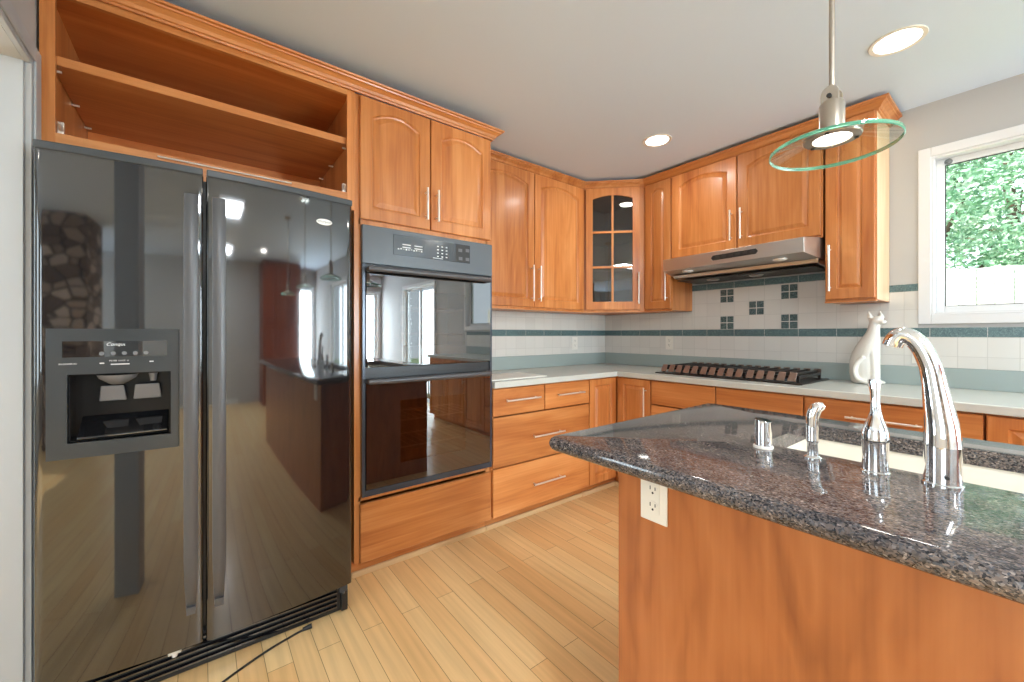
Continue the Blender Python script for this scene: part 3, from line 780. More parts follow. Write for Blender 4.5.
def oven_door(z0, z1, hz, lab):
    a0, a1 = O0+.018, O1-.018
    bm = B(); wz0, wz1 = z0+.10, z1-.10; w0, w1 = a0+.17, a1-.17
    for q in ((a0, w0, z0, z1), (w1, a1, z0, z1), (w0, w1, z0, wz0), (w0, w1, wz1, z1)):
        fbox(bm, FA, q[0], q[1], X+.004, .640, q[2], q[3])
    bmesh.ops.remove_doubles(bm, verts=bm.verts, dist=1e-5)
    d = obj('oven_door', bm, 'glass_dark', ov)
    bobj('window', FA, w0, w1, .6365, .640, wz0, wz1, 'oven_window', d)
    bm = B(); pts = []
    n = 16
    for i in range(n+1):
        t = i/n; s = a0+.008 + (a1-a0-.034)*t
        pts.append(FA.p(s,   .682 - .012*(2*t-1)**4, hz))
    pts = [FA.p(a0+.008, .640, hz)] + pts + [FA.p(a1-.026, .640, hz)]
    tube(bm, pts, [.013]+[.0145]*(n+1)+[.013], 12)
    obj('handle', bm, 'handle_black', d, smooth=True)
    bm = B()
    fbox(bm, FA, a0+.05, a1-.05, .20, .21, z0+.02, z1-.02)
    fbox(bm, FA, a0+.05, a1-.05, .21, .605, z0+.02, z0+.03); fbox(bm, FA, a0+.05, a1-.05, .21, .605, z1-.03, z1-.02)
    fbox(bm, FA, a0+.04, a0+.05, .20, .605, z0+.02, z1-.02); fbox(bm, FA, a1-.05, a1-.04, .20, .605, z0+.02, z1-.02)
    c = obj('oven_cavity', bm, 'enamel', ov)
    for rz in (z0+.16, z0+.30):
        bm = B()
        tube(bm, [FA.p(a0+.055, .58, rz), FA.p(a1-.055, .58, rz)], .004, 6)
        tube(bm, [FA.p(a0+.055, .30, rz), FA.p(a1-.055, .30, rz)], .004, 6)
        for k in range(14):
            s = a0+.07+k*(a1-a0-.14)/13; tube(bm, [FA.p(s, .26, rz+.004), FA.p(s, .58, rz+.004)], .002, 5)
        obj('rack', bm, 'steel_handle', c)
oven_door(1.040, 1.520, 1.512, 0)
oven_door(.448, .965, .972, 0)
for z0, z1 in ((1.522, 1.540), (.972, 1.036)):
    v = bobj('vent_strip', FA, O0+.016, O1-.016, X, .622, z0, z1, 'black_matte', ov)
    bm = B()
    for k in range(44):
        s = O0+.04+k*.0158; fbox(bm, FA, s, s+.009, .622, .6235, (z0+z1)/2, (z0+z1)/2+.004)
    obj('slots', bm, 'slot', v)

# ------------------------------------------------------------------ refrigerator
fg = thing('refrigerator', (.42, -3.10, 0), 'black glossy side-by-side refrigerator with an ice dispenser in the left door', 'refrigerator')
Y0, Y1, YS = -3.562, -2.662, -3.163
def xf(y): return .822 + .032*(1-((y+3.103)/.4405)**2)
def cslab(bm, y0, y1, z0, z1, xb, off=0, n=14, edge=None):
    """slab whose front follows the bowed door face"""
    back = []; frontp = []
    ys = [y0+(y1-y0)*i/n for i in range(n+1)]
    def fx(y):
        r = 0
        if edge:
            for e, w in edge:
                q = abs(y-e)
                if q < w: r = max(r, w*(1-math.sqrt(max(0, 1-(1-q/w)**2))))
        return xf(y)+off-r
    if edge:
        ex = []
        for e, w in edge:
            for k in (0, .06, .2, .45, .7, 1.0):
                v = e + (w*k if e <= (y0+y1)/2 else -w*k)
                if y0 <= v <= y1: ex.append(v)
        ys = sorted(set([round(v, 5) for v in ys+ex]))
    for z in (z0, z1):
        back.append([bm.verts.new((xb, y, z)) for y in ys]); frontp.append([bm.verts.new((fx(y), y, z)) for y in ys])
    m = len(ys)
    for i in range(m-1):
        bm.faces.new((frontp[0][i], frontp[0][i+1], frontp[1][i+1], frontp[1][i]))
        bm.faces.new((back[0][i+1], back[0][i], back[1][i], back[1][i+1]))
        bm.faces.new((back[0][i], back[0][i+1], frontp[0][i+1], frontp[0][i]))
        bm.faces.new((back[1][i+1], back[1][i], frontp[1][i], frontp[1][i+1]))
    bm.faces.new((back[0][0], frontp[0][0], frontp[1][0], back[1][0]))
    bm.faces.new((frontp[0][-1], back[0][-1], back[1][-1], frontp[1][-1]))
bm = B(); box(bm, .04, .745, Y0+.004, Y1-.004, .03, 1.760); obj('cabinet_body', bm, 'black_matte', fg, bevel=.004)
DZ0, DZ1 = .140, 1.744
C0, C1, CZ0, CZ1 = -3.490, -3.252, .872, 1.078          # dispenser cavity
bm = B(); E0 = [(Y0, .012), (YS-.004, .008)]
cslab(bm, Y0, YS-.004, CZ1, DZ1, .752, edge=E0, n=20)
cslab(bm, Y0, YS-.004, DZ0, CZ0, .752, edge=E0, n=20)
cslab(bm, Y0, C0, CZ0, CZ1, .752, edge=[E0[0]], n=6); cslab(bm, C1, YS-.004, CZ0, CZ1, .752, edge=[E0[1]], n=6)
fd = obj('freezer_door', bm, 'black_gloss', fg, smooth=True)
bm = B(); cslab(bm, YS+.004, Y1, DZ0, DZ1, .752, edge=[(YS+.004, .008), (Y1, .012)], n=20)
rd = obj('fridge_door', bm, 'black_gloss', fg, smooth=True)
bm = B(); cslab(bm, Y0-.001, YS-.005, DZ1+.001, 1.770, .752, off=.003, n=16); obj('top_cap', bm, 'black_cap', fd, bevel=.004)
bm = B(); cslab(bm, YS+.005, Y1+.001, DZ1+.001, 1.770, .752, off=.003, n=16); obj('top_cap', bm, 'black_cap', rd, bevel=.004)
def fridge_handle(y, door, side):
    bm = B(); loops = []; n = 22
    for i in range(n+1):
        t = i/n; z = .262 + (1.668-.262)*t
        out = .012 + .042*min(1, math.sin(PI*t)*3.2)
        if t > .9: out = .054 - .02*((t-.9)/.1)
        w = .019 if t > .12 else .013+.006*t/.12
        xb = xf(y)+ (out-.016 if 0 < i < n else -.001)
        xo = xf(y)+out
        loops.append([Vector((xb, y-w, z)), Vector((xb, y+w, z)), Vector((xo-.004, y+w, z)), Vector((xo, y+w*.55, z)), Vector((xo, y-w*.55, z)), Vector((xo-.004, y-w, z))])
    loft(bm, loops); 
    for z in (.275, 1.655): box(bm, xf(y)-.001, xf(y)+.03, y-.012, y+.012, z-.012, z+.012)
    obj('handle', bm, 'handle_black', door, smooth=True)
fridge_handle(-3.200, fd, 1); fridge_handle(-3.124, rd, -1)
# dispenser
ds = []
bm = B(); f0, f1, g0_, g1_ = -3.534, -3.232, .826, 1.216
for q in ((f0, C0, g0_, g1_), (C1, f1, g0_, g1_), (C0, C1, g0_, CZ0), (C0, C1, CZ1, g1_)):
    cslab(bm, q[0], q[1], q[2], q[3], xf((q[0]+q[1])/2)-.03, off=.012, n=6)
bmesh.ops.remove_doubles(bm, verts=bm.verts, dist=1e-5)
di = obj('dispenser_frame', bm, 'disp_frame', fg, smooth=True)
bm = B(); cslab(bm, -3.500, -3.262, 1.130, 1.178, xf(-3.38)-.01, off=.0135, n=8); pn = obj('display_strip', bm, 'black_gloss', di)
cav = .757
bm = B()
box(bm, cav, cav+.004, C0+.001, C1-.001, CZ0+.001, CZ1-.001)
box(bm, cav+.004, xf(C0)-.001, C0+.001, C0+.005, CZ0+.001, CZ1-.001); box(bm, cav+.004, xf(C1)-.001, C1-.005, C1-.001, CZ0+.001, CZ1-.001)
box(bm, cav+.004, xf(C0)-.001, C0+.005, C1-.005, CZ1-.005, CZ1-.001); box(bm, cav+.004, xf(C0)-.001, C0+.005, C1-.005, CZ0+.001, CZ0+.005)
cv = obj('dispenser_cavity', bm, 'disp_in', di)
for (a, b) in ((-3.425, -3.372), (-3.345, -3.285)):
    bm = B(); hexa(bm, [Vector(p) for p in ((cav+.02, a-.006, .985), (cav+.02, b+.006, .985), (cav+.026, b+.006, .985), (cav+.026, a-.006, .985),
                                  (cav+.035, a, 1.035), (cav+.035, b, 1.035), (cav+.041, b, 1.035), (cav+.041, a, 1.035))])
    obj('paddle', bm, 'paddle', di, bevel=.003)
bm = B(); lathe(bm, (cav+.045, -3.385, 1.040), [(.018, 0), (.045, .020), (.05, .031)], 20); obj('ice_chute', bm, 'paddle', di, smooth=True)
bm = B(); lathe(bm, (cav+.045, -3.300, 1.045), [(.008, 0), (.012, .026)], 12); obj('water_nozzle', bm, 'paddle', di, smooth=True)
bm = B(); hexa(bm, [Vector(p) for p in ((cav+.010, C0+.02, .905), (cav+.010, C1-.01, .905), (cav+.085, C1-.01, .880), (cav+.085, C0+.02, .880),
                                        (cav+.010, C0+.02, .940), (cav+.010, C1-.01, .940), (cav+.085, C1-.01, .886), (cav+.085, C0+.02, .886))])
obj('drip_tray', bm, 'black_gloss', di, bevel=.002)
FF = Fr((0, 0, 0), (0, 1, 0), (1, 0, 0))
for k in range(5):
    y = -3.415+.0255*k; bm = B()
    tube(bm, [(xf(y)+.010, y, 1.140), (xf(y)+.0165, y, 1.140)], .0062, 12)
    obj('button', bm, 'paddle', di, smooth=True)
text('Conquest', .014, FF, -3.378, xf(-3.378)+.0145, 1.168, 'white_print', di, shear=.3)
text('IN-DOOR-ICE', .0065, FF, -3.487, xf(-3.487)+.0138, 1.110, 'white_print', di)
text('FILTER  LOCK  LIGHT', .006, FF, -3.37, xf(-3.37)+.0130, 1.117, 'white_print', di)
bm = B()
for y, z, w in ((-3.415, 1.110, .010), (-3.30, 1.112, .010), (-3.365, 1.106, .06)):
    box(bm, xf(y)+.0115, xf(y)+.0130, y-w/2, y+w/2, z-.0015, z+.0015)
obj('printed_legend', bm, 'white_print', di)
# badge
bm = B(); by, bz = -2.776, 1.655
loft(bm, [[Vector((xf(by)+o, by+.030*math.cos(a)*s, bz+.0125*math.sin(a)*s)) for a in [2*PI*k/28 for k in range(28)]] for o, s in ((-.004, 1), (.003, 1), (.0045, .9))])
bd = obj('badge', bm, 'badge', rd, smooth=True)
text('Whirlpool', .0125, FF, by, xf(by)+.0048, bz, 'seal', bd)
# kick grille
bm = B(); box(bm, .700, .770, Y0+.01, Y1-.008, .006, .128)
kg = obj('kick_grille', bm, 'black_matte', fg, bevel=.004)
bm = B()
for k in range(5):
    z = .026+.020*k
    hexa(bm, [Vector(p) for p in ((.770, Y0+.03, z), (.770, Y1-.05, z), (.782, Y1-.05, z+.004), (.782, Y0+.03, z+.004), (.770, Y0+.03, z+.012), (.770, Y1-.05, z+.012), (.782, Y1-.05, z+.010), (.782, Y0+.03, z+.010))])
obj('louvres', bm, 'black_gloss', kg)
for y in (Y0+.03, Y1-.03, -3.245):
    bm = B(); box(bm, .7705, .802, y-.018, y+.018, .100, .137); lathe(bm, (.795, y, .09), [(.008, 0), (.008, .012)], 10)
    obj('hinge_bracket', bm, 'black_cap' if y != -3.245 else 'badge', kg, bevel=.003)
bm = B(); box(bm, .770, .79, Y1-.035, Y1-.008, .012, .099); obj('foot_cover', bm, 'black_matte', kg, bevel=.003)

# cord on the floor
def spline(pts, n=8):
    P = [Vector(p) for p in pts]; out = []
    for i in range(len(P)-1):
        p0, p1, p2, p3 = P[max(i-1, 0)], P[i], P[i+1], P[min(i+2, len(P)-1)]
        for k in range(n):
            t = k/n
            out.append(.5*((2*p1)+(p2-p0)*t+(2*p0-5*p1+4*p2-p3)*t*t+(-p0+3*p1-3*p2+p3)*t**3))
    out.append(P[-1]); return out
bm = B(); tube(bm, spline([(.800, -2.845, .006), (.805, -2.88, .005), (.838, -2.985, .005), (.897, -3.108, .005), (.975, -3.235, .005)]), .004, 8)
pc = thing('power_cord', (.80, -2.85, 0), 'thin black cord trailing over the wood floor from under the refrigerator', 'cord')
obj('cable', bm, 'rubber', pc, smooth=True)
bm = B(); tube(bm, [(.802, -2.815, .011), (.800, -2.848, .009)], [.010, .007], 10); obj('plug', bm, 'rubber', pc, smooth=True)

# ------------------------------------------------------------------ range hood
rh = thing('range_hood', (1.37, -.3, 1.60), 'stainless steel range hood under the wide upper cabinet', 'range hood')
bm = B()
HL, HR = .905, 1.840
def ring(l, r, y, z): return [Vector((l, -.004, z)), Vector((r, -.004, z)), Vector((r, y, z)), Vector((l, y, z))]
P_ = lambda x, y, z: Vector((x, y, z))
# shell: vertical fascia with chamfered ends, sloping top
top = [P_(HL, -.010, 1.764), P_(HR, -.010, 1.764), P_(HR, -.325, 1.764), P_(1.812, -.500, 1.745), P_(.945, -.500, 1.740), P_(HL, -.325, 1.764)]
bot = [P_(HL, -.010, 1.640), P_(HR, -.010, 1.640), P_(HR, -.335, 1.640), P_(1.812, -.498, 1.660), P_(.945, -.498, 1.655), P_(HL, -.335, 1.640)]
loft(bm, [bot, top]); obj('fascia', bm, 'steel', rh, bevel=.002)
bm = B()
lipt = [P_(HL+.012, -.012, 1.640), P_(HR-.008, -.012, 1.640), P_(HR-.008, -.330, 1.640), P_(HL+.012, -.330, 1.640)]
lipb = [P_(HL+.020, -.012, 1.604), P_(HR-.012, -.012, 1.604), P_(HR-.012, -.318, 1.618), P_(HL+.020, -.318, 1.618)]
loft(bm, [lipb, lipt]); obj('lower_lip', bm, 'steel', rh, bevel=.002)
bm = B(); box(bm, .94, 1.365, -.30, -.03, 1.5995, 1.6035); box(bm, 1.375, 1.81, -.30, -.03, 1.5995, 1.6035)
fl = obj('grease_filters', bm, 'dark_steel', rh, bevel=.003)
for x in (1.16, 1.45):
    bm = B(); lathe(bm, (x, -.20, 1.590), [(.035, 0), (.045, .010)], 24); obj('filter_handle', bm, 'steel', rh, smooth=True)
for x in (1.085, 1.665):
    bm = B(); lathe(bm, (x, -.415, 1.645), [(.030, -.004), (.036, 0), (.036, .006)], 24); obj('lamp_lens', bm, 'rim_white', rh, smooth=True)
bm = B()
P4 = []
for x, z in ((1.305, 1.684), (1.565, 1.688), (1.577, 1.704), (1.565, 1.720), (1.305, 1.716), (1.293, 1.700)): P4.append((x, z))
loft(bm, [[P_(x, y, z) for x, z in P4] for y in (-.4985, -.5015)])
cpn = obj('control_strip', bm, 'slot', rh)
for k in range(6):
    bm = B(); x = 1.322+k*.042; box(bm, x, x+.026, -.504, -.5018, 1.693, 1.710)
    obj('button', bm, 'dark_steel', cpn, bevel=.002)

# ------------------------------------------------------------------ cooktop
ck = thing('gas_cooktop', (1.36, -.29, .9145), 'stainless five-burner gas cooktop with three dark cast grates on the pale counter', 'cooktop')
KX0, KX1, KY0, KY1 = .900, 1.815, -.535, -.060
bm = B(); box(bm, KX0, KX1, KY0, KY1, .9146, .922); obj('top_plate', bm, 'grate', ck, bevel=.003)
gw = (KX1-KX0-.05)/3
for g in range(3):
    gx0 = KX0+.025+g*gw+.004; gx1 = gx0+gw-.008
    bm = B()
    yf, yb = -.505, -.090
    for y in (yf+.028, yb-.020): box(bm, gx0, gx1, y-.006, y+.006, .944, .960)
    for x in (gx0, gx1-.012): box(bm, x, x+.012, yf+.03, yb-.02, .944, .960)
    n = 5
    for k in range(n):
        x = gx0 + (gx1-gx0)*(k+.5)/n
        box(bm, x-.005, x+.005, yf+.012, yb+.01, .958, .974)
    for x in (gx0+.008, gx1-.008):
        for y in (yf+.03, yb-.02): box(bm, x-.007, x+.007, y-.007, y+.007, .922, .946)
    gr = obj('grate', bm, 'grate', ck, bevel=.002)
    for k in range(n):
        x = gx0 + (gx1-gx0)*(k+.5)/n; w = .0205
        for (ya, yb2, yc) in ((yf-.008, yf+.010, 1), (yb+.026, yb+.010, -1)):
            bm = B()
            hexa(bm, [P_(x-w-.004, ya, .930), P_(x+w-.004, ya, .930), P_(x+w-.004, ya+.006*yc, .930), P_(x-w-.004, ya+.006*yc, .930),
                      P_(x-w+.006, yb2, .980), P_(x+w+.002, yb2, .980), P_(x+w+.002, yb2+.006*yc, .980), P_(x-w+.006, yb2+.006*yc, .980)])
            obj('finger', bm, 'finger', gr, bevel=.0015)
for x, y, r in ((1.05, -.18, .038), (1.05, -.40, .032), (1.357, -.29, .048), (1.665, -.18, .038), (1.665, -.40, .032)):
    bm = B(); lathe(bm, (x, y, .9222), [(r+.014, 0), (r+.012, .006), (r, .008), (r, .016), (r*.9, .020)], 24); obj('burner', bm, 'burner', ck, smooth=True)

# cutting board
bm = B(); box(bm, .30, .60, -1.785, -1.33, .9148, .922)
tag(obj('cutting_board', bm, 'board', bevel=.002, loc=(.45, -1.55, .9148)), 'thin pale board lying on the counter next to the double oven', 'board')

# ------------------------------------------------------------------ ceramic cat
def cat_statue():
    bm = B(); cx, cy, cz = 2.003, -.125, .9148
    def ringl(z, ox, oy, rx, ry, n=20): return [Vector((cx+ox+rx*1.08*math.cos(2*PI*k/n), cy+oy+ry*math.sin(2*PI*k/n), cz+z)) for k in range(n)]
    prof = [(0, 0, 0, .052, .042), (.012, -.002, 0, .060, .047), (.06, -.006, 0, .064, .050), (.12, -.006, 0, .064, .050), (.17, .000, 0, .060, .046), (.21, .008, 0, .052, .040),
            (.25, .020, 0, .042, .034), (.29, .031, 0, .030, .027), (.32, .037, 0, .025, .024), (.345, .040, 0, .024, .023)]
    loft(bm, [ringl(*p) for p in prof])
    ellipsoid(bm, (cx+.048, cy-.004, cz+.363), (.034, .027, .026))
    ellipsoid(bm, (cx+.076, cy-.016, cz+.352), (.018, .014, .013))
    for ex, ey in ((.018, -.016), (.062, .012)):
        tube(bm, [(cx+ex+.006, cy+ey, cz+.375), (cx+ex, cy+ey, cz+.400), (cx+ex-.002, cy+ey, cz+.420)], [.014, .009, .002], 10)
    tube(bm, [(cx+.026, cy-.012, cz+.25), (cx+.036, cy-.022, cz+.16), (cx+.041, cy-.027, cz+.08), (cx+.043, cy-.030, cz+.004)], [.014, .023, .018, .017], 12)   # near foreleg
    tube(bm, [(cx+.030, cy+.010, cz+.25), (cx+.040, cy+.018, cz+.16), (cx+.045, cy+.020, cz+.08), (cx+.047, cy+.022, cz+.004)], [.014, .022, .017, .016], 12)
    ellipsoid(bm, (cx+.058, cy-.034, cz+.010), (.022, .014, .010)); ellipsoid(bm, (cx+.062, cy+.022, cz+.010), (.022, .014, .010))
    tube(bm, spline([(cx+.000, cy-.046, cz+.155), (cx-.028, cy-.050, cz+.120), (cx-.040, cy-.052, cz+.075), (cx-.028, cy-.054, cz+.030), (cx+.004, cy-.055, cz+.012), (cx+.04, cy-.05, cz+.010)]), .011, 10)  # tail
    o = obj('cat_statue', bm, 'cat', loc=(1.99, -.125, .9148), smooth='full')
    r = o.modifiers.new('remesh', 'REMESH'); r.mode = 'VOXEL'; r.voxel_size = .0035; r.use_smooth_shade = True
    s = o.modifiers.new('smooth', 'SMOOTH'); s.iterations = 7; s.factor = .6
    tag(o, 'white ceramic sitting cat statue on the counter against the tiled wall', 'statue')
cat_statue()

# ------------------------------------------------------------------ island
IX0, IX1, IY0, IY1 = 1.93, 4.36, -2.300, -1.60
isl = thing('island_cabinet', (3.1, -1.95, 0), 'large cherry wood island cabinet with a plain veneered side under the granite top', 'cabinet')
bm = B(); 
box(bm, IX0, IX1, IY0, IY0+.02, 0, .873); box(bm, IX0, IX0+.02, IY0+.02, IY1, 0, .873); box(bm, IX1-.02, IX1, IY0+.02, IY1, 0, .873)
box(bm, IX0+.02, IX1-.02, IY0+.02, IY1, .09, .11)
obj('side_panels', bm, 'veneer', isl, bevel=.002)
FI = Fr((0, IY1, 0), (-1, 0, 0), (0, 1, 0))
bm = B(); fbox(bm, FI, -IX1+.02, -IX0-.02, -.018, 0, .11, .873); obj('face_frame', bm, 'wood_v', isl)
for k in range(5):
    a = -IX1+.03+k*.472
    d = door_panel(FI, a, a+.462, .125, .865, .0005, 'wood_v', isl, arch=0)
    pull(FI, a+.43, .62, .80, .0215, d)

# granite top with bullnose and sink cutout
SX0, SX1, SY0, SY1 = 2.168, 2.93, -2.008, -1.655
GX0, GX1, GY0, GY1 = 1.764, 4.48, -2.405, -1.490
def rrect(x0, x1, y0, y1, r, n=8):
    pts = []
    for cx, cy, a0 in ((x1-r, y0+r, -PI/2), (x1-r, y1-r, 0), (x0+r, y1-r, PI/2), (x0+r, y0+r, PI)):
        for k in range(n+1):
            a = a0+PI/2*k/n; pts.append((cx+r*math.cos(a), cy+r*math.sin(a)))
    return pts
bm = B(); zc = .894; hr = .020
loops = []
N_ = 8
for k in range(N_+1):
    a = -PI/2 + PI*k/N_
    ins = hr*(1-math.cos(a))*.8
    loops.append([Vector((x, y, zc+hr*math.sin(a))) for x, y in rrect(GX0+ins, GX1-ins, GY0+ins, GY1-ins, .0185)])
R_ = loft(bm, loops, False, False)
ht = [Vector((x, y, .914)) for x, y in rrect(SX0, SX1, SY0, SY1, .02)]
hb = [Vector((x, y, .874)) for x, y in rrect(SX0, SX1, SY0, SY1, .02)]
H_ = loft(bm, [hb, ht], False, False)
bm.edges.ensure_lookup_table()
def loop_edges(vs):
    return [bm.edges.get((vs[i], vs[(i+1) % len(vs)])) for i in range(len(vs))]
bmesh.ops.triangle_fill(bm, edges=loop_edges(R_[-1])+loop_edges(H_[1]), use_beauty=True)
bmesh.ops.triangle_fill(bm, edges=loop_edges(R_[0])+loop_edges(H_[0]), use_beauty=True)
tag(obj('granite_countertop', bm, 'granite', smooth=True), 'polished grey-brown granite countertop with a rounded edge on the island', 'countertop')

# sink
sk = thing('kitchen_sink', ((SX0+SX1)/2, (SY0+SY1)/2, .68), 'cream enamelled sink set under the granite island top', 'sink')
bm = B(); c = .003
lo = lambda e, z, r=.035: [Vector((x, y, z)) for x, y in rrect(SX0-e, SX1+e, SY0-e, SY1+e, r)]
loft(bm, [lo(.018, .8735), lo(.018, .868), lo(.012, .70), lo(-.02, .680), lo(-.03, .688), lo(.0, .705), lo(.004, .8735)], False, False)
bmesh.ops.remove_doubles(bm, verts=bm.verts, dist=1e-6)
fb_ = [v for v in bm.verts]
bot_ = [Vector((x, y, .688)) for x, y in rrect(SX0+.03, SX1-.03, SY0+.03, SY1-.03, .045)]
bot2 = [Vector((x, y, .6885)) for x, y in rrect(SX0+.03, SX1-.03, SY0+.03, SY1-.03, .045)]
loft(bm, [bot_, bot2])
tp = lo(.018, .8735); tp2 = lo(.004, .8735); 
va = [bm.verts.new(p) for p in tp]; vb = [bm.verts.new(p) for p in tp2]
for k in range(len(va)): bm.faces.new((va[k], va[(k+1) % len(va)], vb[(k+1) % len(va)], vb[k]))
obj('basin', bm, 'sink', sk, smooth=True)
bm = B(); lathe(bm, (2.56, -1.83, .689), [(.045, 0), (.045, .003), (.030, .002)], 24); obj('drain', bm, 'chrome', sk, smooth=True)

# --- island outlet
outlet(Fr((0, IY0, 0), (1, 0, 0), (0, -1, 0)), 2.038, .802, .0006, 'white duplex outlet on the cherry side of the island under the granite edge', decora=True)

# ------------------------------------------------------------------ faucet set
fc = thing('kitchen_faucet', (2.497, -2.062, .9142), 'tall curved chrome faucet at the granite edge of the sink', 'faucet')
bm = B(); lathe(bm, (2.497, -2.062, .9142), [(.0290, 0), (.0290, .004), (.0265, .006), (.0262, .045), (.0268, .074)], 32); obj('base', bm, 'chrome', fc, smooth=True)
bm = B()
cpts = spline([(2.497, -2.062, .988), (2.4965, -2.062, 1.01), (2.495, -2.061, 1.03), (2.491, -2.061, 1.065), (2.4865, -2.06, 1.10), (2.4805, -2.059, 1.137), (2.468, -2.058, 1.173), (2.454, -2.057, 1.192), (2.440, -2.057, 1.197), (2.430, -2.056, 1.188), (2.4255, -2.056, 1.176)], 4)
rk = [.0265, .0255, .0240, .0212, .0185, .0168, .0162, .0162, .0165, .0168, .0165]
rr = []
for i in range(len(cpts)):
    q = min(i/4, 9.999); rr.append(rk[int(q)]*(1-q % 1)+rk[int(q)+1]*(q % 1))
tube(bm, cpts, rr, 24); obj('spout', bm, 'chrome', fc, smooth=True)
end = cpts[-1]; dirn = (cpts[-1]-cpts[-2]).normalized()
bm = B(); tube(bm, [end-dirn*.001, end+dirn*.002], [.0135, .0125], 20); obj('aerator', bm, 'rim_white', fc, smooth=True)
bm = B(); tube(bm, [(2.505, -2.0895, .935), (2.5055, -2.0915, .935)], .0035, 10); obj('sensor', bm, 'slot', fc)

lv = thing('faucet_lever', (2.402, -2.070, .9142), 'chrome single lever control between the soap pump and the tall faucet', 'faucet')
bm = B(); lathe(bm, (2.402, -2.070, .9142), [(.0235, 0), (.0235, .003), (.0215, .005), (.0215, .062), (.0225, .066)], 28); obj('base', bm, 'chrome', lv, smooth=True)
bm = B(); pts = [(2.402, -2.070, .982), (2.402, -2.070, .996), (2.402, -2.069, 1.010), (2.402, -2.068, 1.024), (2.402, -2.066, 1.040), (2.401, -2.065, 1.060), (2.400, -2.063, 1.080), (2.399, -2.062, 1.098), (2.398, -2.060, 1.104)]
tube(bm, pts, [.0228, .0222, .0185, .0130, .0088, .0075, .0082, .0105, .0100], 20); obj('lever', bm, 'chrome', lv, smooth=True)
bm = B(); lathe(bm, (2.402, -2.070, .9802), [(.0226, 0), (.0226, .002)], 28); obj('seam_ring', bm, 'slot', lv)
sp_ = thing('soap_dispenser', (2.291, -2.058, .9142), 'small chrome soap pump between the short cap and the lever', 'soap dispenser')
bm = B(); lathe(bm, (2.291, -2.058, .9142), [(.0175, 0), (.0175, .003), (.0115, .007), (.0110, .036), (.0125, .040)], 24); obj('base', bm, 'chrome', sp_, smooth=True)
bm = B(); tube(bm, spline([(2.290, -2.058, .955), (2.290, -2.058, .985), (2.291, -2.057, 1.012), (2.297, -2.054, 1.030), (2.309, -2.048, 1.036)], 4), [.0125]*4+[.0130]*4+[.0130]*4+[.0125, .012, .011, .0095, .0075], 18)
obj('pump_head', bm, 'chrome', sp_, smooth=True)
ag = thing('air_gap_cap', (2.185, -2.052, .9142), 'short chrome cylinder cap, leftmost of the fittings on the granite', 'fitting')
bm = B(); lathe(bm, (2.185, -2.052, .9142), [(.0225, 0), (.0225, .004), (.0205, .006)], 24); obj('base_ring', bm, 'rim_white', ag, smooth=True)
bm = B(); r0 = .0190; n = 24
loft(bm, [[Vector((2.185+r0*math.cos(2*PI*k/n), -2.052+r0*math.sin(2*PI*k/n), z + (sl*math.cos(2*PI*k/n)*-.003))) for k in range(n)] for z, sl in ((.9205, 0), (.983, 1), (.9835, 1))])
obj('cap', bm, 'chrome', ag, smooth=True, bevel=.001)

# ------------------------------------------------------------------ pendants
def pendant(x, y, label):
    zc = 1.645
    e = thing('pendant_lamp', (x, y, zc), label, 'pendant lamp', 'pendant lamps above the island')
    bm = B(); tube(bm, [(x, y, zc+.090), (x, y, CZ-.02)], .0058, 12); obj('rod', bm, 'nickel', e, smooth=True)
    bm = B(); lathe(bm, (x, y, CZ-.024), [(.055, .004), (.060, .010), (.060, .023)], 28); obj('ceiling_canopy', bm, 'nickel', e, smooth=True)
    bm = B(); lathe(bm, (x, y, zc+.026), [(.0245, .0), (.0245, .068), (.021, .074)], 28)
    obj('housing', bm, 'nickel', e, smooth=True)
    bm = B()
    for sx in (-1, 1):   # rounded yoke ears either side of the rod
        pf = [(-.019, .075)] + [(.019*math.cos(a), .114+.019*math.sin(a)) for a in [PI-PI*k/10 for k in range(11)]] + [(.019, .075)]
        loft(bm, [[Vector((x+q*.9, y+sx*o, zc+z_)) for q, z_ in pf] for o in (.012, .018)])
    obj('yoke', bm, 'nickel', e, bevel=.001)
    bm = B(); tube(bm, [(x, y-.024, zc+.108), (x, y+.024, zc+.108)], .005, 10); obj('pivot_bolt', bm, 'slot', e, smooth=True)
    bm = B(); R0, R1_ = .040, .125
    lathe(bm, (x, y, zc), [(R0, .018), (R1_-.002, -.013), (R1_, -.0115), (R1_, -.0055), (R1_-.002, -.004), (R0, .027)], 64, close=True)
    g = obj('glass_disc', bm, ['disc_glass', 'glass_edge'], e, smooth=True)
    for p in g.data.polygons:
        c_ = p.center
        if math.hypot(c_.x, c_.y) > R1_-.0022: p.material_index = 1
    bm = B(); lathe(bm, (x, y, zc+.012), [(.0375, 0), (.054, .0), (.056, .003), (.056, .006), (.040, .007), (.0375, .012)], 40, close=True); obj('socket_ring', bm, 'nickel', e, smooth=True)
    bm = B(); lathe(bm, (x, y, zc+.014), [(.030, -.002), (.0365, .002), (.0365, .008)], 32); obj('lamp_lens', bm, 'lamp_p', e, smooth=True)
    for k in range(3):
        a = .6+k*2*PI/3; bm = B(); lathe(bm, (x+.048*math.cos(a), y+.048*math.sin(a), zc+.009), [(.004, 0), (.005, .003)], 10); obj('screw', bm, 'slot', e, smooth=True)
    d = bpy.data.lights.new('pendant_glow', 'SPOT'); d.energy = 6; d.spot_size = 2.4; d.spot_blend = .6; d.shadow_soft_size = .035; d.color = (1, .93, .8)
    o = bpy.data.objects.new('pendant_glow', d); o.location = (0, 0, .006); o.parent = e; COL.objects.link(o)
    return e
pendant(2.312, -2.0, 'clear glass disc pendant lamp on a nickel rod over the sink end of the island')
pendant(3.15, -2.0, 'clear glass disc pendant lamp over the middle of the island, seen in the refrigerator reflection')
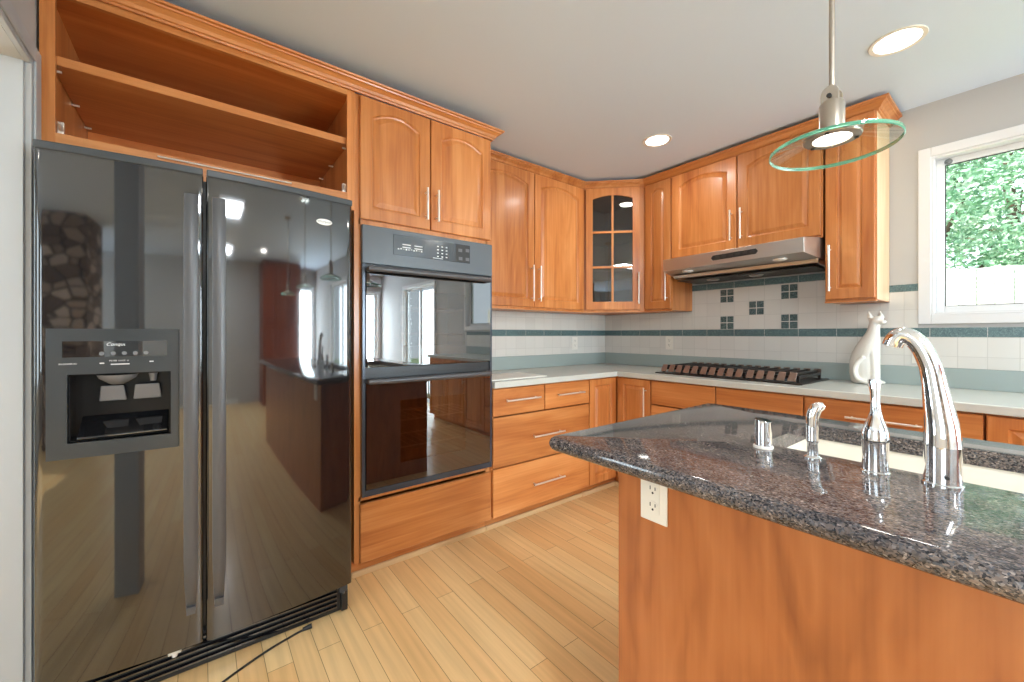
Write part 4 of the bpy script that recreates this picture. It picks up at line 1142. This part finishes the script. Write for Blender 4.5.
pendant(3.99, -2.0, 'glass disc pendant lamp over the far end of the island, seen in the refrigerator reflection')

# ------------------------------------------------------------------ recessed ceiling lights
def downlight(x, y, label, r=.088, power=3):
    e = thing('recessed_light', (x, y, CZ), label, 'ceiling light', 'recessed ceiling lights')
    bm = B(); lathe(bm, (x, y, CZ), [(r-.016, -.003), (r, -.004), (r+.002, -.001), (r-.016, -.001)], 40, close=True); obj('trim_ring', bm, 'rim_white', e, smooth=True)
    bm = B(); lathe(bm, (x, y, CZ), [(r-.020, -.0025), (r-.017, -.001)], 36); obj('lens', bm, 'lamp', e, smooth=True)
    d = bpy.data.lights.new('downlight_beam', 'AREA'); d.shape = 'DISK'; d.size = .12; d.energy = power; d.color = (1, .95, .88)
    o = bpy.data.objects.new('downlight_beam', d); o.location = (0, 0, -.008); o.parent = e; COL.objects.link(o)
def panel_light(x, y, label):
    e = thing('ceiling_panel_light', (x, y, CZ), label, 'ceiling light', 'rectangular ceiling panel lights')
    bm = B(); w, h = .62, .34
    for q in ((-w/2, w/2, -h/2, -h/2+.03), (-w/2, w/2, h/2-.03, h/2), (-w/2, -w/2+.03, -h/2+.03, h/2-.03), (w/2-.03, w/2, -h/2+.03, h/2-.03)):
        box(bm, x+q[0], x+q[1], y+q[2], y+q[3], CZ-.035, CZ-.001)
    obj('frame', bm, 'rim_white', e, bevel=.003)
    bm = B(); box(bm, x-w/2+.03, x+w/2-.03, y-h/2+.03, y+h/2-.03, CZ-.028, CZ-.020); obj('diffuser', bm, 'panel_lamp', e)
    d = bpy.data.lights.new('panel_glow', 'AREA'); d.shape = 'RECTANGLE'; d.size = w-.06; d.size_y = h-.06; d.energy = 50; d.color = (.84, .92, 1)
    o = bpy.data.objects.new('panel_glow', d); o.location = (0, 0, -.04); o.parent = e; COL.objects.link(o)
panel_light(3.95, -2.9, 'rectangular ceiling panel light nearer the island')
panel_light(6.35, -2.9, 'rectangular ceiling panel light nearer the far right wall')
downlight(1.088, -.80, 'round recessed ceiling light near the corner cabinet')
downlight(2.238, -.782, 'round recessed ceiling light between the pendant lamp and the window wall', r=.094)
downlight(3.39, -.78, 'round recessed ceiling light over the far end of the window counter')
downlight(4.9, -3.3, 'round recessed ceiling light beyond the end of the island')
downlight(6.2, -2.0, 'round recessed ceiling light in front of the dark pantry cabinet')
downlight(1.1, -4.7, 'added recessed ceiling light brightening the passage behind the refrigerator wall')  # added to lighten the post mirrored in the refrigerator
downlight(2.8, -5.2, 'round recessed ceiling light in the room behind the camera')

# ------------------------------------------------------------------ things seen in reflections
pt = thing('pantry_cabinet', (7.2, -1.33, 0), 'tall dark cherry pantry cabinet on the far right wall, seen in the refrigerator reflection', 'cabinet')
bm = B(); fbox(bm, FR_, .77, 1.89, .014, .60, 0, 2.44); obj('body', bm, 'pantry', pt)
for k in range(3):
    for z0, z1 in ((.1, 1.35), (1.37, 2.40)):
        door_panel(FR_,   .78+k*.368, .78+k*.368+.360, z0, z1, .6005, 'pantry', pt, arch=0)
bm = B(); n = 12
pts = [(4.95, -6.1)] + [(4.95+.0-.14*math.sin(PI*k/n), -6.1+1.0*k/n) for k in range(1, n)] + [(4.95, -5.1), (5.6, -5.1), (5.6, -6.1)]
poly_slab(bm, pts, 0, CZ-.001)
tag(obj('stone_fireplace', bm, 'stone', loc=(5.2, -5.6, 0)), 'stacked stone chimney breast in the living room, seen in the refrigerator reflection', 'fireplace')

# ------------------------------------------------------------------ garden outside the window
bm = B(); box(bm, -12, 22, .4, 30, -.4, -.3); struct(obj('floor_outside', bm, 'grass'))
fe = thing('garden_fence', (3, 4.6, -.3), 'pale sunlit wooden board fence outside the window', 'fence')
bm = B(); x = -4.0; random.seed(11)
while x < 10:
    h = 2.04+random.uniform(-.02, .02); box(bm, x, x+.142, 4.60, 4.62, -.299, h); x += .150
obj('boards', bm, 'fence', fe)
bm = B(); box(bm, -4, 10, 4.621, 4.66, .1, .19); box(bm, -4, 10, 4.621, 4.66, 1.4, 1.49)
obj('rails', bm, 'fence', fe)
def tree(x, y, h, r, seed, label, n=5200, leaf=.075):
    random.seed(seed)
    e = thing('leafy_tree', (x, y, -.3), label, 'tree', 'trees behind the garden fence')
    bm = B(); tube(bm, [(x, y, -.3), (x+.1, y, h*.3), (x-.1, y+.1, h*.6), (x, y, h*.85)], [.16, .13, .09, .04], 10)
    for k in range(7):
        a = random.uniform(0, 2*PI); z = h*random.uniform(.3, .7)
        tube(bm, [(x, y, z), (x+r*.35*math.cos(a), y+r*.35*math.sin(a), z+.5), (x+r*.7*math.cos(a), y+r*.7*math.sin(a), z+.9)], [.05, .035, .015], 6)
    obj('trunk', bm, 'green_wood', e, smooth=True)
    V = []; F = []; cl = []
    for k in range(70):
        a = random.uniform(0, 2*PI); q = random.random()**.5
        z = random.uniform(.12, 1.0); prof = math.sin(PI*min(1, (.12+z*.86)))**.5
        cl.append((x+r*q*prof*math.cos(a), y+r*q*prof*math.sin(a), h*z, random.uniform(.4, .6)))
    for i in range(n):
        cx, cy, cz, cr = random.choice(cl)
        d = Vector((random.gauss(0, 1), random.gauss(0, 1), random.gauss(0, 1))).normalized()*cr*random.uniform(.55, 1)
        p = Vector((cx, cy, cz))+d
        u = Vector((random.gauss(0, 1), random.gauss(0, 1), random.gauss(0, .6))).normalized(); v = u.cross(Vector((random.gauss(0, 1), random.gauss(0, 1), random.gauss(0, 1)))).normalized()
        s = leaf*random.uniform(.6, 1.3); b_ = len(V)
        V += [p-u*s, p-v*s*.5, p+u*s, p+v*s*.5]; F.append((b_, b_+1, b_+2, b_+3))
    me = bpy.data.meshes.new('foliage'); off = Vector((x, y, -.3)); me.from_pydata([v-off for v in V], [], F); me.materials.append(M['leaf'])
    o = bpy.data.objects.new('foliage', me); COL.objects.link(o); o.parent = e
tree(1.5, 7.2, 5.4, 1.25, 1, 'leafy green tree behind the fence, at the left of the window view', n=22000, leaf=.05)
tree(5.3, 7.2, 5.6, 1.2, 2, 'leafy green tree behind the fence, right of the tree nearest the window frame', n=14000, leaf=.06)
tree(2.3, 11.3, 8.2, 2.1, 4, 'tall leafy tree further back, seen between the two nearer trees', n=16000, leaf=.075)
tree(-3.2, 11.3, 7.6, 2.0, 3, 'tall leafy tree at the far left of the back garden', n=7000, leaf=.1)
tree(7.9, 11.3, 7.0, 2.0, 5, 'tall leafy tree at the far right of the back garden', n=7000, leaf=.1)
